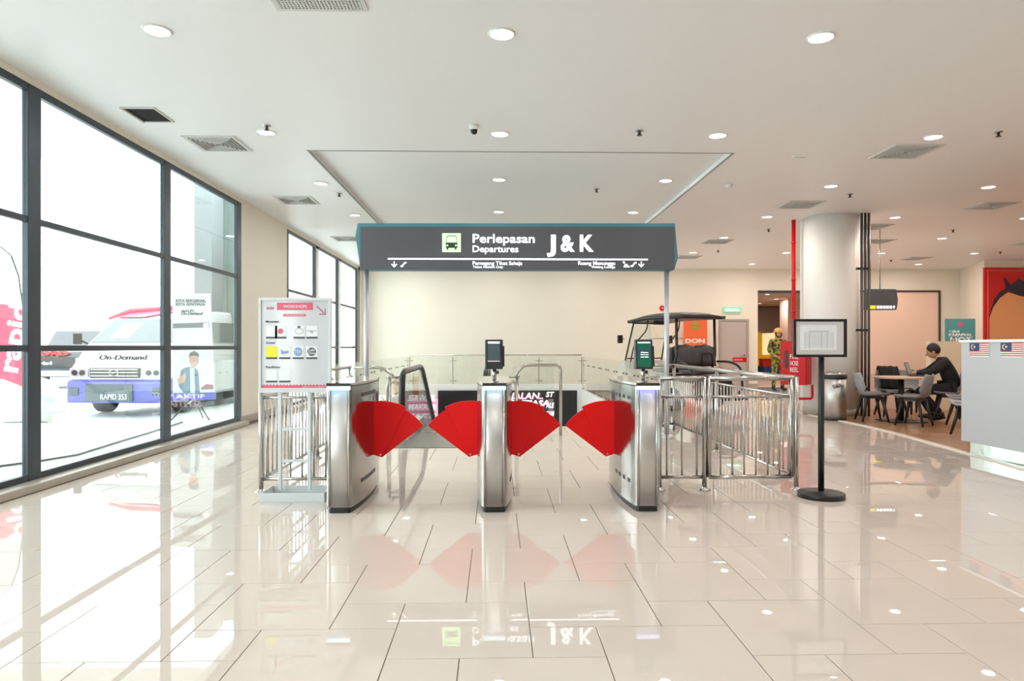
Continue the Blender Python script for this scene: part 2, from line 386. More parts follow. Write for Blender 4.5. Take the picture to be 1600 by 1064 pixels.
for k, (x, y) in enumerate(((DX(1199, 22.4), 22.4), (DX(1213, 24.6), 24.6), (DX(1245, 25.0), 25.0), (DX(1187, 27), 27))):
    downlight(x, y, 3.0, 'downlight in the hall ceiling beyond the tall opening, %s' % ('nearest left', 'middle', 'nearest right', 'furthest')[k], 'F')
# air diffusers
M_vent = mat('vent white', rgb(214, 214, 210), .5)
M_vdark = mat('painted vent shade', rgb(58, 58, 56), .7)  # dark colour standing in for the shade inside the vent
def diffuser(x, y, label, group=None, s=.3, z=HC):
    t = thing('air_diffuser', label, 'air vent', (x, y, z), 0, 'square louvred air diffusers')
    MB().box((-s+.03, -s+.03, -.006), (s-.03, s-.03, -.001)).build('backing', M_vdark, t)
    MB().box((-s, -s, -.012), (s, -s+.045, 0)).box((-s, s-.045, -.012), (s, s, 0)).box((-s, -s+.045, -.012), (-s+.045, s-.045, 0)).box((s-.045, -s+.045, -.012), (s, s-.045, 0)).build('frame', M_vent, t)
    k = s-.065
    while k > .03:
        a = .008
        MB().box((-k, -k, -.022), (k, -k+a, -.004)).box((-k, k-a, -.022), (k, k, -.004)).box((-k, -k+a, -.022), (-k+a, k-a, -.004)).box((k-a, -k+a, -.022), (k, k-a, -.004)).build('louvre', M_vent, t)
        k -= .038
for x, y, l in [(-3.27, 8.07, 'square white diffuser beside the tall windows, nearest of the left ones'), (-3.25, 11.15, 'square white diffuser by the cream wall pier, second on the left'),
                (-3.3, 15.1, 'far left diffuser just left of the overhead sign'), (5.0, 8.2, 'large square diffuser in the right ceiling, nearest on the right'),
                (5.1, 11.3, 'square diffuser just before the round white column'), (5.0, 15.3, 'diffuser right of the overhead sign end'), (8.35, 11.3, 'diffuser at the right edge of the view'),
                (5.1, 18.0, 'small looking diffuser near the back wall right of the sign'), (8.6, 15.2, 'diffuser behind the dark conduits'), (7.45, 13.35, 'dark diffuser right beside the round column'),
                (11.3, 18.1, 'far right diffuser above the teal poster'), (12.2, 15.3, 'diffuser above the red mural')]:
    diffuser(x, y, l)
p = cpt(500, 6); t = thing('return_air_grille', 'large perforated grey grille cut by the top edge of the picture', 'air vent', (p.x, 4.55, HC))
MB().box((-.32, -.3, -.012), (.32, -.27, 0)).box((-.32, .27, -.012), (.32, .3, 0)).box((-.32, -.27, -.012), (-.29, .27, 0)).box((.29, -.27, -.012), (.32, .27, 0)).build('frame', M_vent, t)
MB().box((-.29, -.27, -.004), (.29, .27, -.001)).build('backing', M_dgrey, t)  # dark sheet painted in for the shade behind the grid
g_ = MB()
for i in range(24): g_.box((-.29+.0245*i, -.27, -.010), (-.28+.0245*i, .27, -.005))
for i in range(22): g_.box((-.29, -.268+.0245*i, -.0095), (.29, -.258+.0245*i, -.0055))
g_.build('mesh_grid', M_vent, t)
p = cpt(232, 179); t = thing('access_hatch', 'open black ceiling hatch beside the window wall', 'hatch', (p.x, p.y, HC))
MB().box((-.15, -.2, -.003), (.15, .2, -.001)).build('opening', mat('painted hatch dark', rgb(8, 10, 8), .9), t)  # flat black sheet painted for the unlit space above the hatch
MB().box((-.175, -.22, -.02), (-.15, .22, 0)).box((.15, -.22, -.012), (.165, .22, 0)).box((-.15, .2, -.012), (.15, .22, 0)).box((-.15, -.22, -.012), (.15, -.2, 0)).build('frame', M_vent, t)
for i, (px, py) in enumerate([(417, 196), (999, 204), (1560, 206), (530, 302), (932, 302), (1328, 303), (1201, 358), (1489, 359), (1122, 391), (1563, 393), (1392, 406)]):
    p = cpt(px, py); zz = HC+.07 if (RX0 < p.x < RX1 and p.y > RY0) else HC
    t = thing('sprinkler', 'small ceiling sprinkler head %s' % ['near the window side downlight', 'right of the middle, second row', 'at the right picture edge', 'left of the raised bay', 'inside the raised ceiling bay', 'just before the round column top', 'left of the red riser', 'far right above the mural area', 'right of the overhead sign', 'above the red mural', 'behind the conduits'][i], 'sprinkler', (p.x, p.y, zz), 0, 'sprinkler heads')
    MB().lathe([(.045, 0), (.045, -.006), (.02, -.012), (.012, -.012)], 14).build('escutcheon', M_tube, t)
    MB().cyl((0, 0, -.012), (0, 0, -.05), .011).cyl((0, 0, -.05), (0, 0, -.054), .03).cyl((-.018, 0, -.014), (-.012, 0, -.052), .003, n=6).cyl((.018, 0, -.014), (.012, 0, -.052), .003, n=6).build('head', M_dmetal, t)
p = cpt(741, 196); t = thing('dome_camera', 'black and white dome security camera on the ceiling', 'camera', (p.x, p.y, HC))
MB().lathe([(.055, 0), (.055, -.03), (.045, -.05), (.03, -.05)], 20).build('base', M_white, t)
MB().ball((0, 0, -.055), .042).build('dome', M_black, t)
p = cpt(1139, 289); t = thing('smoke_detector', 'small white smoke detector right of the raised ceiling bay', 'detector', (p.x, p.y, HC))
MB().lathe([(.06, 0), (.06, -.015), (.045, -.035), (.02, -.04)], 20).build('body', M_white, t); MB().box((-.02, -.05, -.03), (.02, -.04, -.02)).build('slot', M_black, t)
p = cpt(1250, 243); t = thing('ceiling_speaker_plate', 'small raised rectangular plate on the right ceiling', 'plate', (p.x, p.y, HC))
MB().box((-.09, -.03, -.02), (.09, .03, 0)).build('plate', M_white, t, bevel=.004); MB().box((-.06, -.015, -.026), (.06, .015, -.02)).build('cover', M_vent, t)
# ================================================================ OVERHEAD SIGN
SY = 9.18
so = D(808, 688, SY); sg = thing('overhead_sign', 'long charcoal departures sign on two steel posts above the gates', 'sign', (so.x, SY, 0))
def S(px, py): v = D(px, py, SY); return v.x-so.x, v.z
def S2(l): return [S(*q) for q in l]
MB().prism(S2([(558.5, 348.6), (555.2, 367), (563, 421.5), (1054, 421.5), (1059.7, 402.5), (1054.8, 348.6)]), 'y', .012, .2).build('housing', M_teal, sg)
MB().prism(S2([(563, 354.3), (563, 421.3), (1054, 421.3), (1054, 354.3)]), 'y', 0, .012).build('face', M_dark, sg)
def st(s, x0, x1, yb, yt, bold=.02, name='lettering'):
    a, b = S(x0, yb), S(x1, yt); text(s, a[0], b[0], a[1], b[1]-a[1], -.004, M_wletter, sg, name, bold, .004)
st('Perlepasan', 738.5, 835.5, 379, 365.4, .015); st('Departures', 738.5, 810, 393.7, 383.4, .012)
st('J', 854.5, 868.5, 392, 366.5, .035); st('&', 876, 897.8, 392, 366.5, .035); st('K', 906, 927.5, 392, 366.5, .035)
st('Pemegang Tiket Sahaja', 738.5, 816, 413.8, 408, .004); st('Ticket Holders Only', 739, 786, 418.8, 415.2, 0)
st('Ruang Menunggu', 903.5, 961, 413.8, 408, .004); st('Waiting Lounge', 924, 961, 418.8, 415.2, 0)
def sbox(x0, y1, x1, y0, name, m, d=-.004, d2=0): a, b = S(x0, y1), S(x1, y0); return MB().box((a[0], d, a[1]), (b[0], d2, b[1])).build(name, m, sg)
sbox(606, 405.5, 1012, 404.4, 'rule', M_wletter)
M_green = mat('lit green pictogram', rgb(180, 245, 170), .5, emit=rgb(170, 240, 160), es=1.3)
sbox(691, 393.8, 720, 364.6, 'bus_square', M_green)
M_bus = mat('dark green print', rgb(30, 50, 36), .5)
bs = MB()
def sp(l, d=-.007, e=-.004): bs.prism(S2(l), 'y', d, e)
sp([(696.5, 379), (714.8, 379), (714.8, 387.5), (696.5, 387.5)])
sp([(698, 387.5), (700.6, 387.5), (700.6, 390.3), (698, 390.3)]); sp([(710.6, 387.5), (713.2, 387.5), (713.2, 390.3), (710.6, 390.3)])
sp([(697, 379), (697.8, 379), (698.4, 371), (701.5, 369), (709.8, 369), (713, 371), (713.5, 379), (714.4, 379), (713.9, 370), (710.5, 367.8), (700.8, 367.8), (697.6, 370)])
bs.build('bus_icon', M_bus, sg)
b2 = MB()
for q in (699, 712.3):
    c_ = S(q, 383.5); b2.cyl((c_[0], -.009, c_[1]), (c_[0], -.007, c_[1]), .012, n=12)
b2.build('bus_lamps', M_green, sg)
ar = MB()
def arrow(px):
    ar.prism(S2([(px-.7, 408.5), (px+.7, 408.5), (px+.7, 416.5), (px-.7, 416.5)]), 'y', -.004, 0)
    ar.prism(S2([(px-4.6, 413), (px-3.6, 412), (px, 415.8), (px+3.6, 412), (px+4.6, 413), (px, 417.8)]), 'y', -.004, 0)
arrow(616); arrow(1002)
for q in (626, 985.5):
    ar.prism(S2([(q, 417), (q, 414.8), (q+2, 414.8), (q+6, 409.5), (q+9, 409.5), (q+9, 411.5), (q+7, 411.5), (q+3, 417)]), 'y', -.004, 0)
ar.prism(S2([(974.5, 416.5), (976.5, 412.5), (980, 412.5), (981, 415.5), (983.5, 415.5), (983.5, 417.5), (974.5, 417.5)]), 'y', -.004, 0)
ar.prism(S2([(973, 409), (975, 408.3), (977, 410), (975.5, 411.5), (973.6, 411)]), 'y', -.004, 0)
ar.build('pictograms', M_wletter, sg)
zb = S(800, 421.5)[1]
for px in (570, 1044.5):
    X = DX(px, SY)-so.x
    po = MB().cyl((X, .1, 0), (X, .1, zb+.02), .034, n=20).build('post', M_alu, sg)
    MB().lathe([(.085, 0), (.085, .012), (.045, .02), (.04, .05)], 20, (X, .1, 0)).build('flange', M_alu, po)
# ================================================================ FLAP GATES
GH = .978
def plan(inset=0, front=.0):
    pts = []; L = 1.2; n = 14
    for i in range(n+1):
        t = i/n; y = .014+(L-.028)*t; x = .094+.05*math.sin(PI*t)**.85
        pts.append((x-inset, y+(inset*.8 if i == 0 else (-inset*.8 if i == n else 0))))
    r = pts; front_ = [(-.072+inset*.5, 0+inset), (.072-inset*.5, 0+inset)]; back = [(.072-inset*.5, L-inset), (-.072+inset*.5, L-inset)]
    return front_+r+back+[(-x, y) for x, y in r[::-1]]
M_ledb = mat('pale blue light bar', (.6, .85, 1, 1), .4, emit=(.55, .82, 1, 1), es=1.6)
M_ledv = mat('violet blue light bar', (.5, .55, 1, 1), .4, emit=(.5, .55, 1, 1), es=1.9)
M_top = mat('black glass top', rgb(24, 26, 34), .04, spec=.8, coat=1)
M_lid = mat('satin steel lid', rgb(205, 203, 205), .12, .85)
def gate(px, label, sides, led_m, reader, slots):
    X = DX(px, 5.13); t = thing('flap_gate', label, 'turnstile', (X, 5.13, 0), 0)
    MB().prism(plan(.014), 'z', 0, .045).build('plinth', M_black, t)
    MB().prism(plan(), 'z', .045, GH-.026).build('body', M_steel, t)
    MB().prism([(.066*math.cos(a_), .004-.014*math.sin(a_)) for a_ in [PI*i/12 for i in range(13)]], 'z', .05, GH-.05, True).build('front_panel', M_brush, t)
    for s_ in (-1, 1):
        MB().cyl((s_*.072, .001, .046), (s_*.072, .001, GH-.03), .008, n=10).build('edge_strip', M_tube, t)
    MB().prism(plan(-.003), 'z', GH-.026, GH-.02).build('cover_rim', M_black, t)
    MB().prism(plan(-.003), 'z', GH-.02, GH).build('top_cover', M_lid, t, bevel=.003)
    MB().box((-.09, -.022, GH-.022), (.09, .11, GH+.001)).build('glass_nose', M_top, t, bevel=.003)
    MB().box((-.086, -.022, GH-.05), (.086, .004, GH-.024)).build('light_bar', led_m, t)
    MB().box((-.03, .16, GH), (.03, .24, GH+.002)).build('indicator_window', led_m, t)
    def xs(y): return .094+.05*math.sin(PI*min(1, max(0, (y-.014)/(1.2-.028))))**.85
    for s_ in slots:
        if s_ == 'bands':
            for z in (.86, .19):
                mb = MB(); N = 6
                for i in range(N):
                    a, b = .22+.5*i/N, .22+.5*(i+1)/N
                    mb.add([(xs(a)-.004, a, z), (xs(a)+.002, a, z), (xs(b)+.002, b, z), (xs(b)-.004, b, z), (xs(a)-.004, a, z+.03), (xs(a)+.002, a, z+.03), (xs(b)+.002, b, z+.03), (xs(b)-.004, b, z+.03)], [(0, 1, 2, 3), (4, 7, 6, 5), (1, 5, 6, 2), (0, 3, 7, 4), (0, 4, 5, 1), (3, 2, 6, 7)])
                mb.build('sensor_band', M_black, t)
        else:
            for z, hh in ((.845, .025), (.2, .03)):
                for k in range(4):
                    a = .12+.13*k; mb = MB(); b = a+.06
                    mb.add([(-xs(a)+.004, a, z), (-xs(a)-.002, a, z), (-xs(b)-.002, b, z), (-xs(b)+.004, b, z), (-xs(a)+.004, a, z+hh), (-xs(a)-.002, a, z+hh), (-xs(b)-.002, b, z+hh), (-xs(b)+.004, b, z+hh)], [(0, 1, 2, 3), (4, 7, 6, 5), (1, 5, 6, 2), (0, 3, 7, 4), (0, 4, 5, 1), (3, 2, 6, 7)])
                    mb.build('sensor_window', M_black, t)
    for s_ in sides:
        fp = thing('flap', None, None, (s_*.205, .64, .333)); del_ = fp; fp.parent = t
        for k in ('label', 'category'):
            if k in fp: del fp[k]
        def fan(a0, a1, R, y0, y1, nm, inner):
            pts = [inner[0]]
            n = 10
            for i in range(n+1):
                a = math.radians(a0+(a1-a0)*i/n); pts.append((s_*R*math.cos(a), R*math.sin(a)))
            pts += inner[1:]
            MB().prism(pts, 'y', y0, y1).build(nm, M_red, fp, bevel=.003)
        fan(35, 66, .435, 0, .012, 'flap_blade', [(s_*.012, -.014)])
        fan(62, 103, .462, -.014, -.002, 'flap_blade', [(s_*.012, -.014), (s_*-.10, .02)])
        MB().cyl((0, -.02, .01), (0, -.013, .01), .008, n=12).build('rivet', M_tube, fp)
        MB().box((s_*-.13, -.02, .05), (s_*-.07, .02, .47)).build('hub', M_redp, fp)
        MB().box((s_*(.13)-.004, .625, .36), (s_*(.13)+.015*s_, .655, .84)).build('flap_slot', M_black, t)
    if reader:
        rp = MB().cyl((0, .16, GH), (0, .16, GH+.12), .016, n=14).cyl((0, .16, GH), (0, .16, GH+.008), .035, n=18).cyl((0, .16, GH+.03), (0, .16, GH+.036), .021).build('reader_pole', M_tube, t)
        MB().cyl((.016, .16, GH+.075), (.035, .16, GH+.075), .013).build('cable_gland', M_dmetal, rp)
        hb = MB(); hb.prism([(.095, GH+.1), (.125, GH+.33), (.165, GH+.33), (.185, GH+.1)], 'x', -.072, .066)
        ho = hb.build('reader_housing', M_dmetal, t, bevel=.008)
        MB().prism([(.105, GH+.12), (.125, GH+.28), (.17, GH+.28), (.18, GH+.12)], 'x', .06, .078).build('side_grip', M_black, t, bevel=.004)
        def q(u, v, off):   # point on the tilted face, v 0..1 upwards
            y = .095+.03*v-off; z = GH+.1+.23*v; return (u, y, z)
        def face(u0, u1, v0, v1, off, nm, m):
            MB().add([q(u0, v0, off), q(u1, v0, off), q(u1, v1, off), q(u0, v1, off), q(u0, v0, off-.003), q(u1, v0, off-.003), q(u1, v1, off-.003), q(u0, v1, off-.003)],
                     [(0, 1, 2, 3), (4, 7, 6, 5), (0, 4, 5, 1), (1, 5, 6, 2), (2, 6, 7, 3), (3, 7, 4, 0)]).build(nm, m, ho)
        if reader == 1:
            face(-.05, .042, .26, .92, .002, 'screen', mat('dim blue screen', rgb(64, 78, 84), .1, emit=rgb(60, 74, 80), es=.5))
            face(-.05, .042, .86, .93, .0035, 'status_bar', mat('lit status bar', rgb(225, 205, 215), .3, emit=rgb(225, 205, 215), es=.9))
            face(-.05, .042, .26, .28, .0035, 'status_line', MATS['lit status bar'])
            for k, s2_ in enumerate(('Please scan', '07:04:18', 'QR ticket')):
                text(s2_, -.036, .03, GH+.2-.017*k, .009, .108-.002*k, MATS['lit status bar'], ho, 'lettering', .02, .002)
        else:
            face(-.055, .05, .08, .93, .002, 'screen', mat('green screen', rgb(20, 78, 58), .1, emit=rgb(20, 84, 60), es=.8))
            face(-.055, .05, .42, .70, .0032, 'screen_panel', mat('dark teal screen', rgb(36, 66, 70), .1, emit=rgb(36, 66, 70), es=.8))
            face(-.052, .047, .87, .92, .0035, 'status_bar', MATS['lit status bar'] if 'lit status bar' in MATS else mat('lit status bar', rgb(225, 205, 215), .3, emit=rgb(225, 205, 215), es=.9))
            for k, s2_ in enumerate(('Welcome', 'Please scan', 'your ticket')):
                text(s2_, -.03, .03, GH+.225-.017*k, .009, .108-.002*k, M_wletter, ho, 'lettering', .02, .002)
    return t
gate(529.5, 'stainless flap gate left of the lanes with one red flap, by the info board', (1,), M_ledb, 0, ('bands',))
gate(772.3, 'middle stainless flap gate with red flaps on both sides and a face scanner', (-1, 1), M_ledb, 1, ('bands',))
gate(1012, 'stainless flap gate right of the lanes with a green screen reader', (-1,), M_ledv, 2, ('windows',))
# ================================================================ RAILINGS
RT, RS, RB = .975, .815, .115
def railing(name, label, p0, p1, posts, nb, top=True, frame=False, top_r=.021, group=None, extra=None):
    p0, p1 = Vector(p0), Vector(p1); d = (p1-p0); L = d.length; rz = math.atan2(d.y, d.x)
    t = thing(name, label, 'railing' if not frame else 'gate', p0, rz, group)
    def X(u): return u*L
    if top: MB().cyl((0, 0, RT), (L, 0, RT), top_r, n=14).build('top_rail', M_tube, t)
    MB().cyl((0, 0, RS), (L, 0, RS), .013, n=10).build('mid_rail', M_tube, t)
    MB().cyl((0, 0, RB), (L, 0, RB), .016 if not frame else .02, n=12).build('bottom_rail', M_tube, t)
    if frame:
        for u in (0, L): MB().cyl((u, 0, RB), (u, 0, RT), .021, n=14).build('stile', M_tube, t)
        return_us = [(i+1)/(nb+1) for i in range(nb)]
    else: return_us = [(i+.5)/nb for i in range(nb)]
    me = MB().cyl((0, 0, RB), (0, 0, RS), .0085, n=8).mesh('baluster', M_tube)
    for u in return_us:
        if any(abs(u*L-q) < .045 for q in posts): continue
        o = bpy.data.objects.new('baluster', me); C.objects.link(o); o.parent = t; o.location = (u*L, 0, 0)
    for q in posts:
        po = MB().cyl((q, 0, 0), (q, 0, RT+.012), .021, n=14).build('post', M_tube, t)
        MB().lathe([(.055, 0), (.055, .008), (.03, .018), (.026, .03)], 16, (q, 0, 0)).build('flange', M_tube, po)
    return t
FY = 5.9; xR = DX(1244, FY); xm = DX(1100.5, FY); xg = DX(1030, FY)
railing('fixed_railing', 'short steel railing joining the right gate to the hinged barrier', (xg, FY, 0), (xm, FY, 0), [.0, xm-xg], 3)
sw = railing('swing_gate', 'hinged stainless barrier gate with vertical bars in front', (DX(1107.5, FY), FY, 0), (DX(1236, FY), FY, 0), [], 6, frame=True)
for z in (.2, .85): MB().cyl((-.03, 0, z-.02), (-.03, 0, z+.02), .012).box((-.03, -.006, z-.012), (0, .006, z+.012)).build('hinge', M_tube, sw)
L = 10.0-FY
railing('side_railing', 'long steel railing running back from the right corner post', (xR, FY, 0), (xR+.0, 10.0, 0), [0, 2.15, L], 38, top_r=.024)
railing('rear_railing', 'short steel return railing beside the golf buggy', (xR, 10.0, 0), (DX(1004, 10.0), 10.0, 0), [], 4)
FL = 5.9; xl = DX(408, FL); xl2 = DX(518, FL)
railing('left_railing', 'steel railing behind the shop directory stand', (xl, FL, 0), (xl2, FL, 0), [0, xl2-xl], 6)
railing('left_side_railing', 'long steel railing running back beside the left gate', (xl, FL, 0), (xl+.02, 9.4, 0), [1.8, 3.45], 30)
# escalator guards with bent hoops
def bend(pts, r=.1, n=5):
    pts = [Vector(p) for p in pts]; out = [pts[0]]
    for i in range(1, len(pts)-1):
        a, b, c = pts[i-1], pts[i], pts[i+1]; d1 = (a-b); d2 = (c-b); rr = min(r, d1.length*.45, d2.length*.45)
        p, q = b+d1.normalized()*rr, b+d2.normalized()*rr
        for k in range(n+1): t = k/n; out.append(p*(1-t)**2+b*2*t*(1-t)+q*t*t)
    out.append(pts[-1]); return out
def guard(label, Y, pts_top, hoop, posts, short):
    a = D(hoop[0], 700, Y); t = thing('guard_rail', label, 'railing', (a.x, Y, 0)); o = Vector((a.x, Y, 0))
    MB().tube(bend([p-o for p in pts_top], .07), .022, 12).build('top_rail', M_tube, t)
    h0, h1 = DX(hoop[0], Y)-a.x, DX(hoop[1], Y)-a.x
    MB().tube(bend([(h0, 0, .15), (h0, 0, .76), (h1, 0, .76), (h1, 0, .15)], .07)+[], .018, 12).tube(bend([(h0, 0, .15), (h0, 0, .1), (h1, 0, .1), (h1, 0, .15)], .04), .018, 12).build('hoop', M_tube, t)
    s0, s1 = DX(short[0], Y)-a.x, DX(short[1], Y)-a.x
    MB().cyl((s0, .0, .83), (s1, .0, .83), .018).build('short_rail', M_tube, t)
    for px, z in posts:
        X = DX(px, Y)-a.x; po = MB().cyl((X, .0, 0), (X, .0, z), .02, n=14).build('post', M_tube, t)
        MB().lathe([(.05, 0), (.05, .008), (.03, .018), (.026, .03)], 16, (X, .0, 0)).build('flange', M_tube, po)
guard('bent steel guard rail with hoop left of the escalator', 9.45,
      [D(553, 574, 9.45), D(598, 574.5, 9.45), D(613, 586, 9.45), D(613, 591, 9.45)], (605, 624), [(609, .84)], (603, 625))
guard('bent steel guard rail with tall post right of the middle gate', 9.6,
      [D(806, 591, 9.6), D(807, 584, 9.6), D(818, 570.5, 9.6), D(876, 570.5, 9.6), D(876, 690, 9.6)], (793, 806), [(808, .84)], (795, 812))
# glass balustrades around the void
def balustrade(label, a, b, z0, h, n, rail=True, posts=True, holes_=True):
    a, b = Vector(a), Vector(b); d = b-a; L = d.length; t = thing('glass_balustrade', label, 'balustrade', (a.x, a.y, 0), math.atan2(d.y, d.x))
    for i in range(n):
        MB().box((L*i/n+.01, -.006, z0), (L*(i+1)/n-.01, .006, z0+h)).build('glass_panel', M_bglass, t)
    if rail: MB().cyl((0, 0, z0+h+.012), (L, 0, z0+h+.012), .018, n=10).build('handrail', M_tube, t)
    for i in range(n+1):
        if posts:
            po = MB().box((L*i/n-.012, .012, 0), (L*i/n+.012, .035, z0+h-.05)).build('stanchion', M_tube, t)
            for z in (z0+.1, z0+h-.16): MB().cyl((L*i/n-.11, .016, z), (L*i/n+.11, .016, z), .011, n=8).build('spider_arm', M_tube, po)
        elif holes_ and i < n:
            for z in (z0+.04, z0+h-.25):
                for u in (.15, .85): MB().cyl((L*(i+u)/n, -.022, z), (L*(i+u)/n, .012, z), .018, n=10).build('standoff', M_dmetal, t)
balustrade('glass balustrade with slim rail along the far side of the void', (VX0, VY1+.05, 0), (VX1, VY1+.05, 0), .15, .85, 4)
balustrade('receding glass balustrade along the right side of the void', (VX1+.03, 10.2, 0), (VX1+.03, VY1, 0), .0, .97, 9, False, False)
balustrade('receding glass balustrade along the left side of the void', (VX0-.03, VY1, 0), (VX0-.03, 10.9, 0), .0, .97, 8, False, False)
balustrade('glass panel pair closing the void right of the escalator', (DX(800, 10.55), 10.55, 0), (DX(868, 10.55), 10.55, 0), .0, .95, 1, False, False, False)
# ---- escalator
es = thing('escalator', 'descending escalator with black handrails behind the flap gates', 'escalator', ((EX0+EX1)/2, 8.9, 0))
exo = (EX0+EX1)/2
M_comb = mat('ribbed floor plate', rgb(128, 126, 122), .3, .8, bump=.6, bscale=60, stretch=(8, .05, 1))
MB().box((EX0-exo, 8.44-8.9, -.05), (EX1-exo, 9.95-8.9, .004)).build('landing_plate', M_comb, es)
MB().box((EX0-exo+.15, 9.9-8.9, .004), (EX1-exo-.15, 9.98-8.9, .01)).build('comb', M_tube, es)
M_rub = mat('black handrail rubber', rgb(20, 20, 22), .3)
for s_ in (-1, 1):
    X = s_*.55
    path = [(X, .62, .12), (X, .35, .14), (X, .12, .35), (X, .05, .6), (X, .09, .84), (X, .22, .92), (X, 2.25, .93), (X, 2.55, .85), (X, 4.6, -.2), (X, 9.5, -3.2)]
    MB().tube(bend(path, .12, 4), .042, 10, sx=1).build('handrail', M_rub, es)
    gp = [(.5, .2), (.2, .3), (.12, .6), (.2, .86), (2.25, .87), (2.52, .79), (4.6, -.27), (9.4, -3.25), (9.4, -3.9), (4.4, -1.0), (2.2, .05), (.5, .12)]
    MB().prism(gp, 'x', X-.006, X+.006).build('side_glass', M_bglass, es)
    sk = [(.25, .0), (.25, .13), (2.2, .13), (4.4, -.92), (9.4, -3.85), (9.4, -4.2), (4.3, -1.3), (2.1, -.3), (.25, -.04)]
    MB().prism(sk, 'x', X-.06, X+.06).build('skirt', M_brush, es)
for k in range(16):
    y = 1.05+.4*k; z = 0 if k < 2 else -.23*(k-1.5)
    MB().box((-.42, y, z-.22), (.42, y+.4, z)).build('step', M_comb, es)
# ================================================================ SHOP DIRECTORY STAND
IY = 5.72; io = G(456, 775); idr = thing('directory_stand', 'white framed shop directory board on a ladder stand beside the left gate', 'sign stand', (D(461, 600, IY).x, IY, 0))
ix = idr.location.x
def I(px, py): v = D(px, py, IY); return v.x-ix, v.z
def ibox(x0, yb, x1, yt, d0, d1, name, m, bevel=0, par=None): a, b = I(x0, yb), I(x1, yt); return MB().box((a[0], d0, a[1]), (b[0], d1, b[1])).build(name, m, par or idr, bevel=bevel)
M_board = mat('glossy grey board', rgb(205, 208, 213), .08, spec=.6)
M_pale = mat('pale blue grey enamel', rgb(208, 212, 214), .35)
bd = ibox(406.5, 612, 516.5, 467, -.004, .012, 'board', M_board)
for nm, a in (('frame_side', (405, 613.5, 409, 465.5)), ('frame_side', (514, 613.5, 518, 465.5)), ('frame_rail', (409, 470, 514, 465.5)), ('frame_rail', (409, 613.5, 514, 606))):
    ibox(*a, -.02, .02, nm, M_pale, .003)
for a, b in ((434.5, 440), (480.5, 486)): ibox(a, 766, b, 613.5, -.008, .022, 'upright', M_pale, .003)
for y in (671, 720): ibox(440, y+2.5, 480.5, y-2, -.004, .018, 'rung', M_pale, .002)
tr = MB(); z1 = .075
tx0, tx1 = DX(405, 5.5)-ix, DX(507, 5.5)-ix
tr.box((tx0, -.22, 0), (tx1, .1, .012)).box((tx0, -.22, .012), (tx1, -.208, z1)).box((tx0, .088, .012), (tx1, .1, z1)).box((tx0, -.208, .012), (tx0+.012, .088, z1)).box((tx1-.012, -.208, .012), (tx1, .088, z1))
tr.build('base_tray', M_pale, idr, bevel=.003)
P_pink = mat('coral pink print', rgb(222, 84, 110), .3); P_dk = mat('dark print', rgb(70, 74, 80), .4); P_wh = mat('white printed card', rgb(228, 232, 234), .3)
P_ye = mat('yellow print', rgb(236, 230, 30), .4); P_bl = mat('blue print', rgb(120, 160, 215), .4); P_mau = mat('mauve print', rgb(186, 110, 140), .4)
def itxt(s, x0, x1, yb, yt, m, bold=.01, y=-.009): a, b = I(x0, yb), I(x1, yt); text(s, a[0], b[0], a[1], b[1]-a[1], y, m, idr, 'lettering', bold, .002)
ibox(433, 484.5, 489, 473, -.0065, -.004, 'header_band', P_pink); itxt('WORKSHOPS', 443, 480, 481, 476.5, P_wh, .02)
ibox(443, 494.5, 478, 490.5, -.0065, -.004, 'header_band', P_pink); itxt('ARAS BAWAH', 446, 476, 493.8, 491.3, P_wh, .01)
ap = MB()
for l in ([(494, 479), (495.5, 477.5), (507, 488), (505.5, 489.8)], [(507.6, 482), (509, 482), (509, 491.5), (507.6, 491.5)], [(499, 490), (509, 490), (509, 492), (499, 492)]):
    ap.prism([I(*q) for q in l], 'y', -.0065, -.004)
ap.build('arrow', P_mau, idr)
lg = MB(); 
for k in range(4): lg.prism([I(*q) for q in [(416+3*k, 482), (418+3*k, 479), (420+3*k, 482), (418+3*k, 484)]], 'y', -.006, -.004)
lg.build('logo_mark', P_mau, idr)
for s_, y in (('Mezzanine', 504), ('Ground', 537), ('Facilities', 575)): itxt(s_, 416, 416+2.1*len(s_)+1, y, y-3.4, P_dk)
def card(x, y, kind):
    ibox(x, y+17, x+17.5, y-.5, -.006, -.004, 'shop_card', P_wh if kind != 'yellow' else P_ye)
    ibox(x, y+19.5, x+17.5, y+16.6, -.0065, -.004, 'card_label', P_dk)
    c_ = I(x+8.7, y+8)
    if kind == 'circle': MB().cyl((c_[0], -.008, c_[1]), (c_[0], -.006, c_[1]), .036, n=20).build('logo_disc', P_bl, idr); itxt('TEKI', x+2.5, x+15.5, y+10.5, y+5, P_wh, .03, -.0105)
    if kind == 'dark': MB().cyl((c_[0], -.008, c_[1]), (c_[0], -.006, c_[1]), .036, n=20).build('logo_disc', P_dk, idr); itxt('Lala', x+4, x+14, y+7, y+3, P_wh, .02, -.0105); itxt('Chino', x+3, x+15, y+12, y+8, P_wh, .02, -.0105)
    if kind == 'grey': itxt('Sport', x+2.5, x+15, y+10.5, y+5, P_bl, .02)
    if kind == 'oval':
        MB().tube([(c_[0]+.036*math.cos(a*PI/10), -.006, c_[1]+.022*math.sin(a*PI/10)) for a in range(20)], .0015, 6, closed=True).build('logo_ring', P_dk, idr)
        ibox(x+6, y+3, x+11, y, -.007, -.006, 'logo_tab', P_dk)
    if kind == 'line': ibox(x+1, y+7.6, x+16.5, y+7, -.007, -.006, 'logo_line', P_dk); itxt('Nexpa', x+6, x+11, y+10, y+8, P_dk)
    if kind == 'pink': MB().cyl((c_[0], -.008, c_[1]), (c_[0], -.006, c_[1]), .022, n=20).build('logo_disc', P_pink, idr)
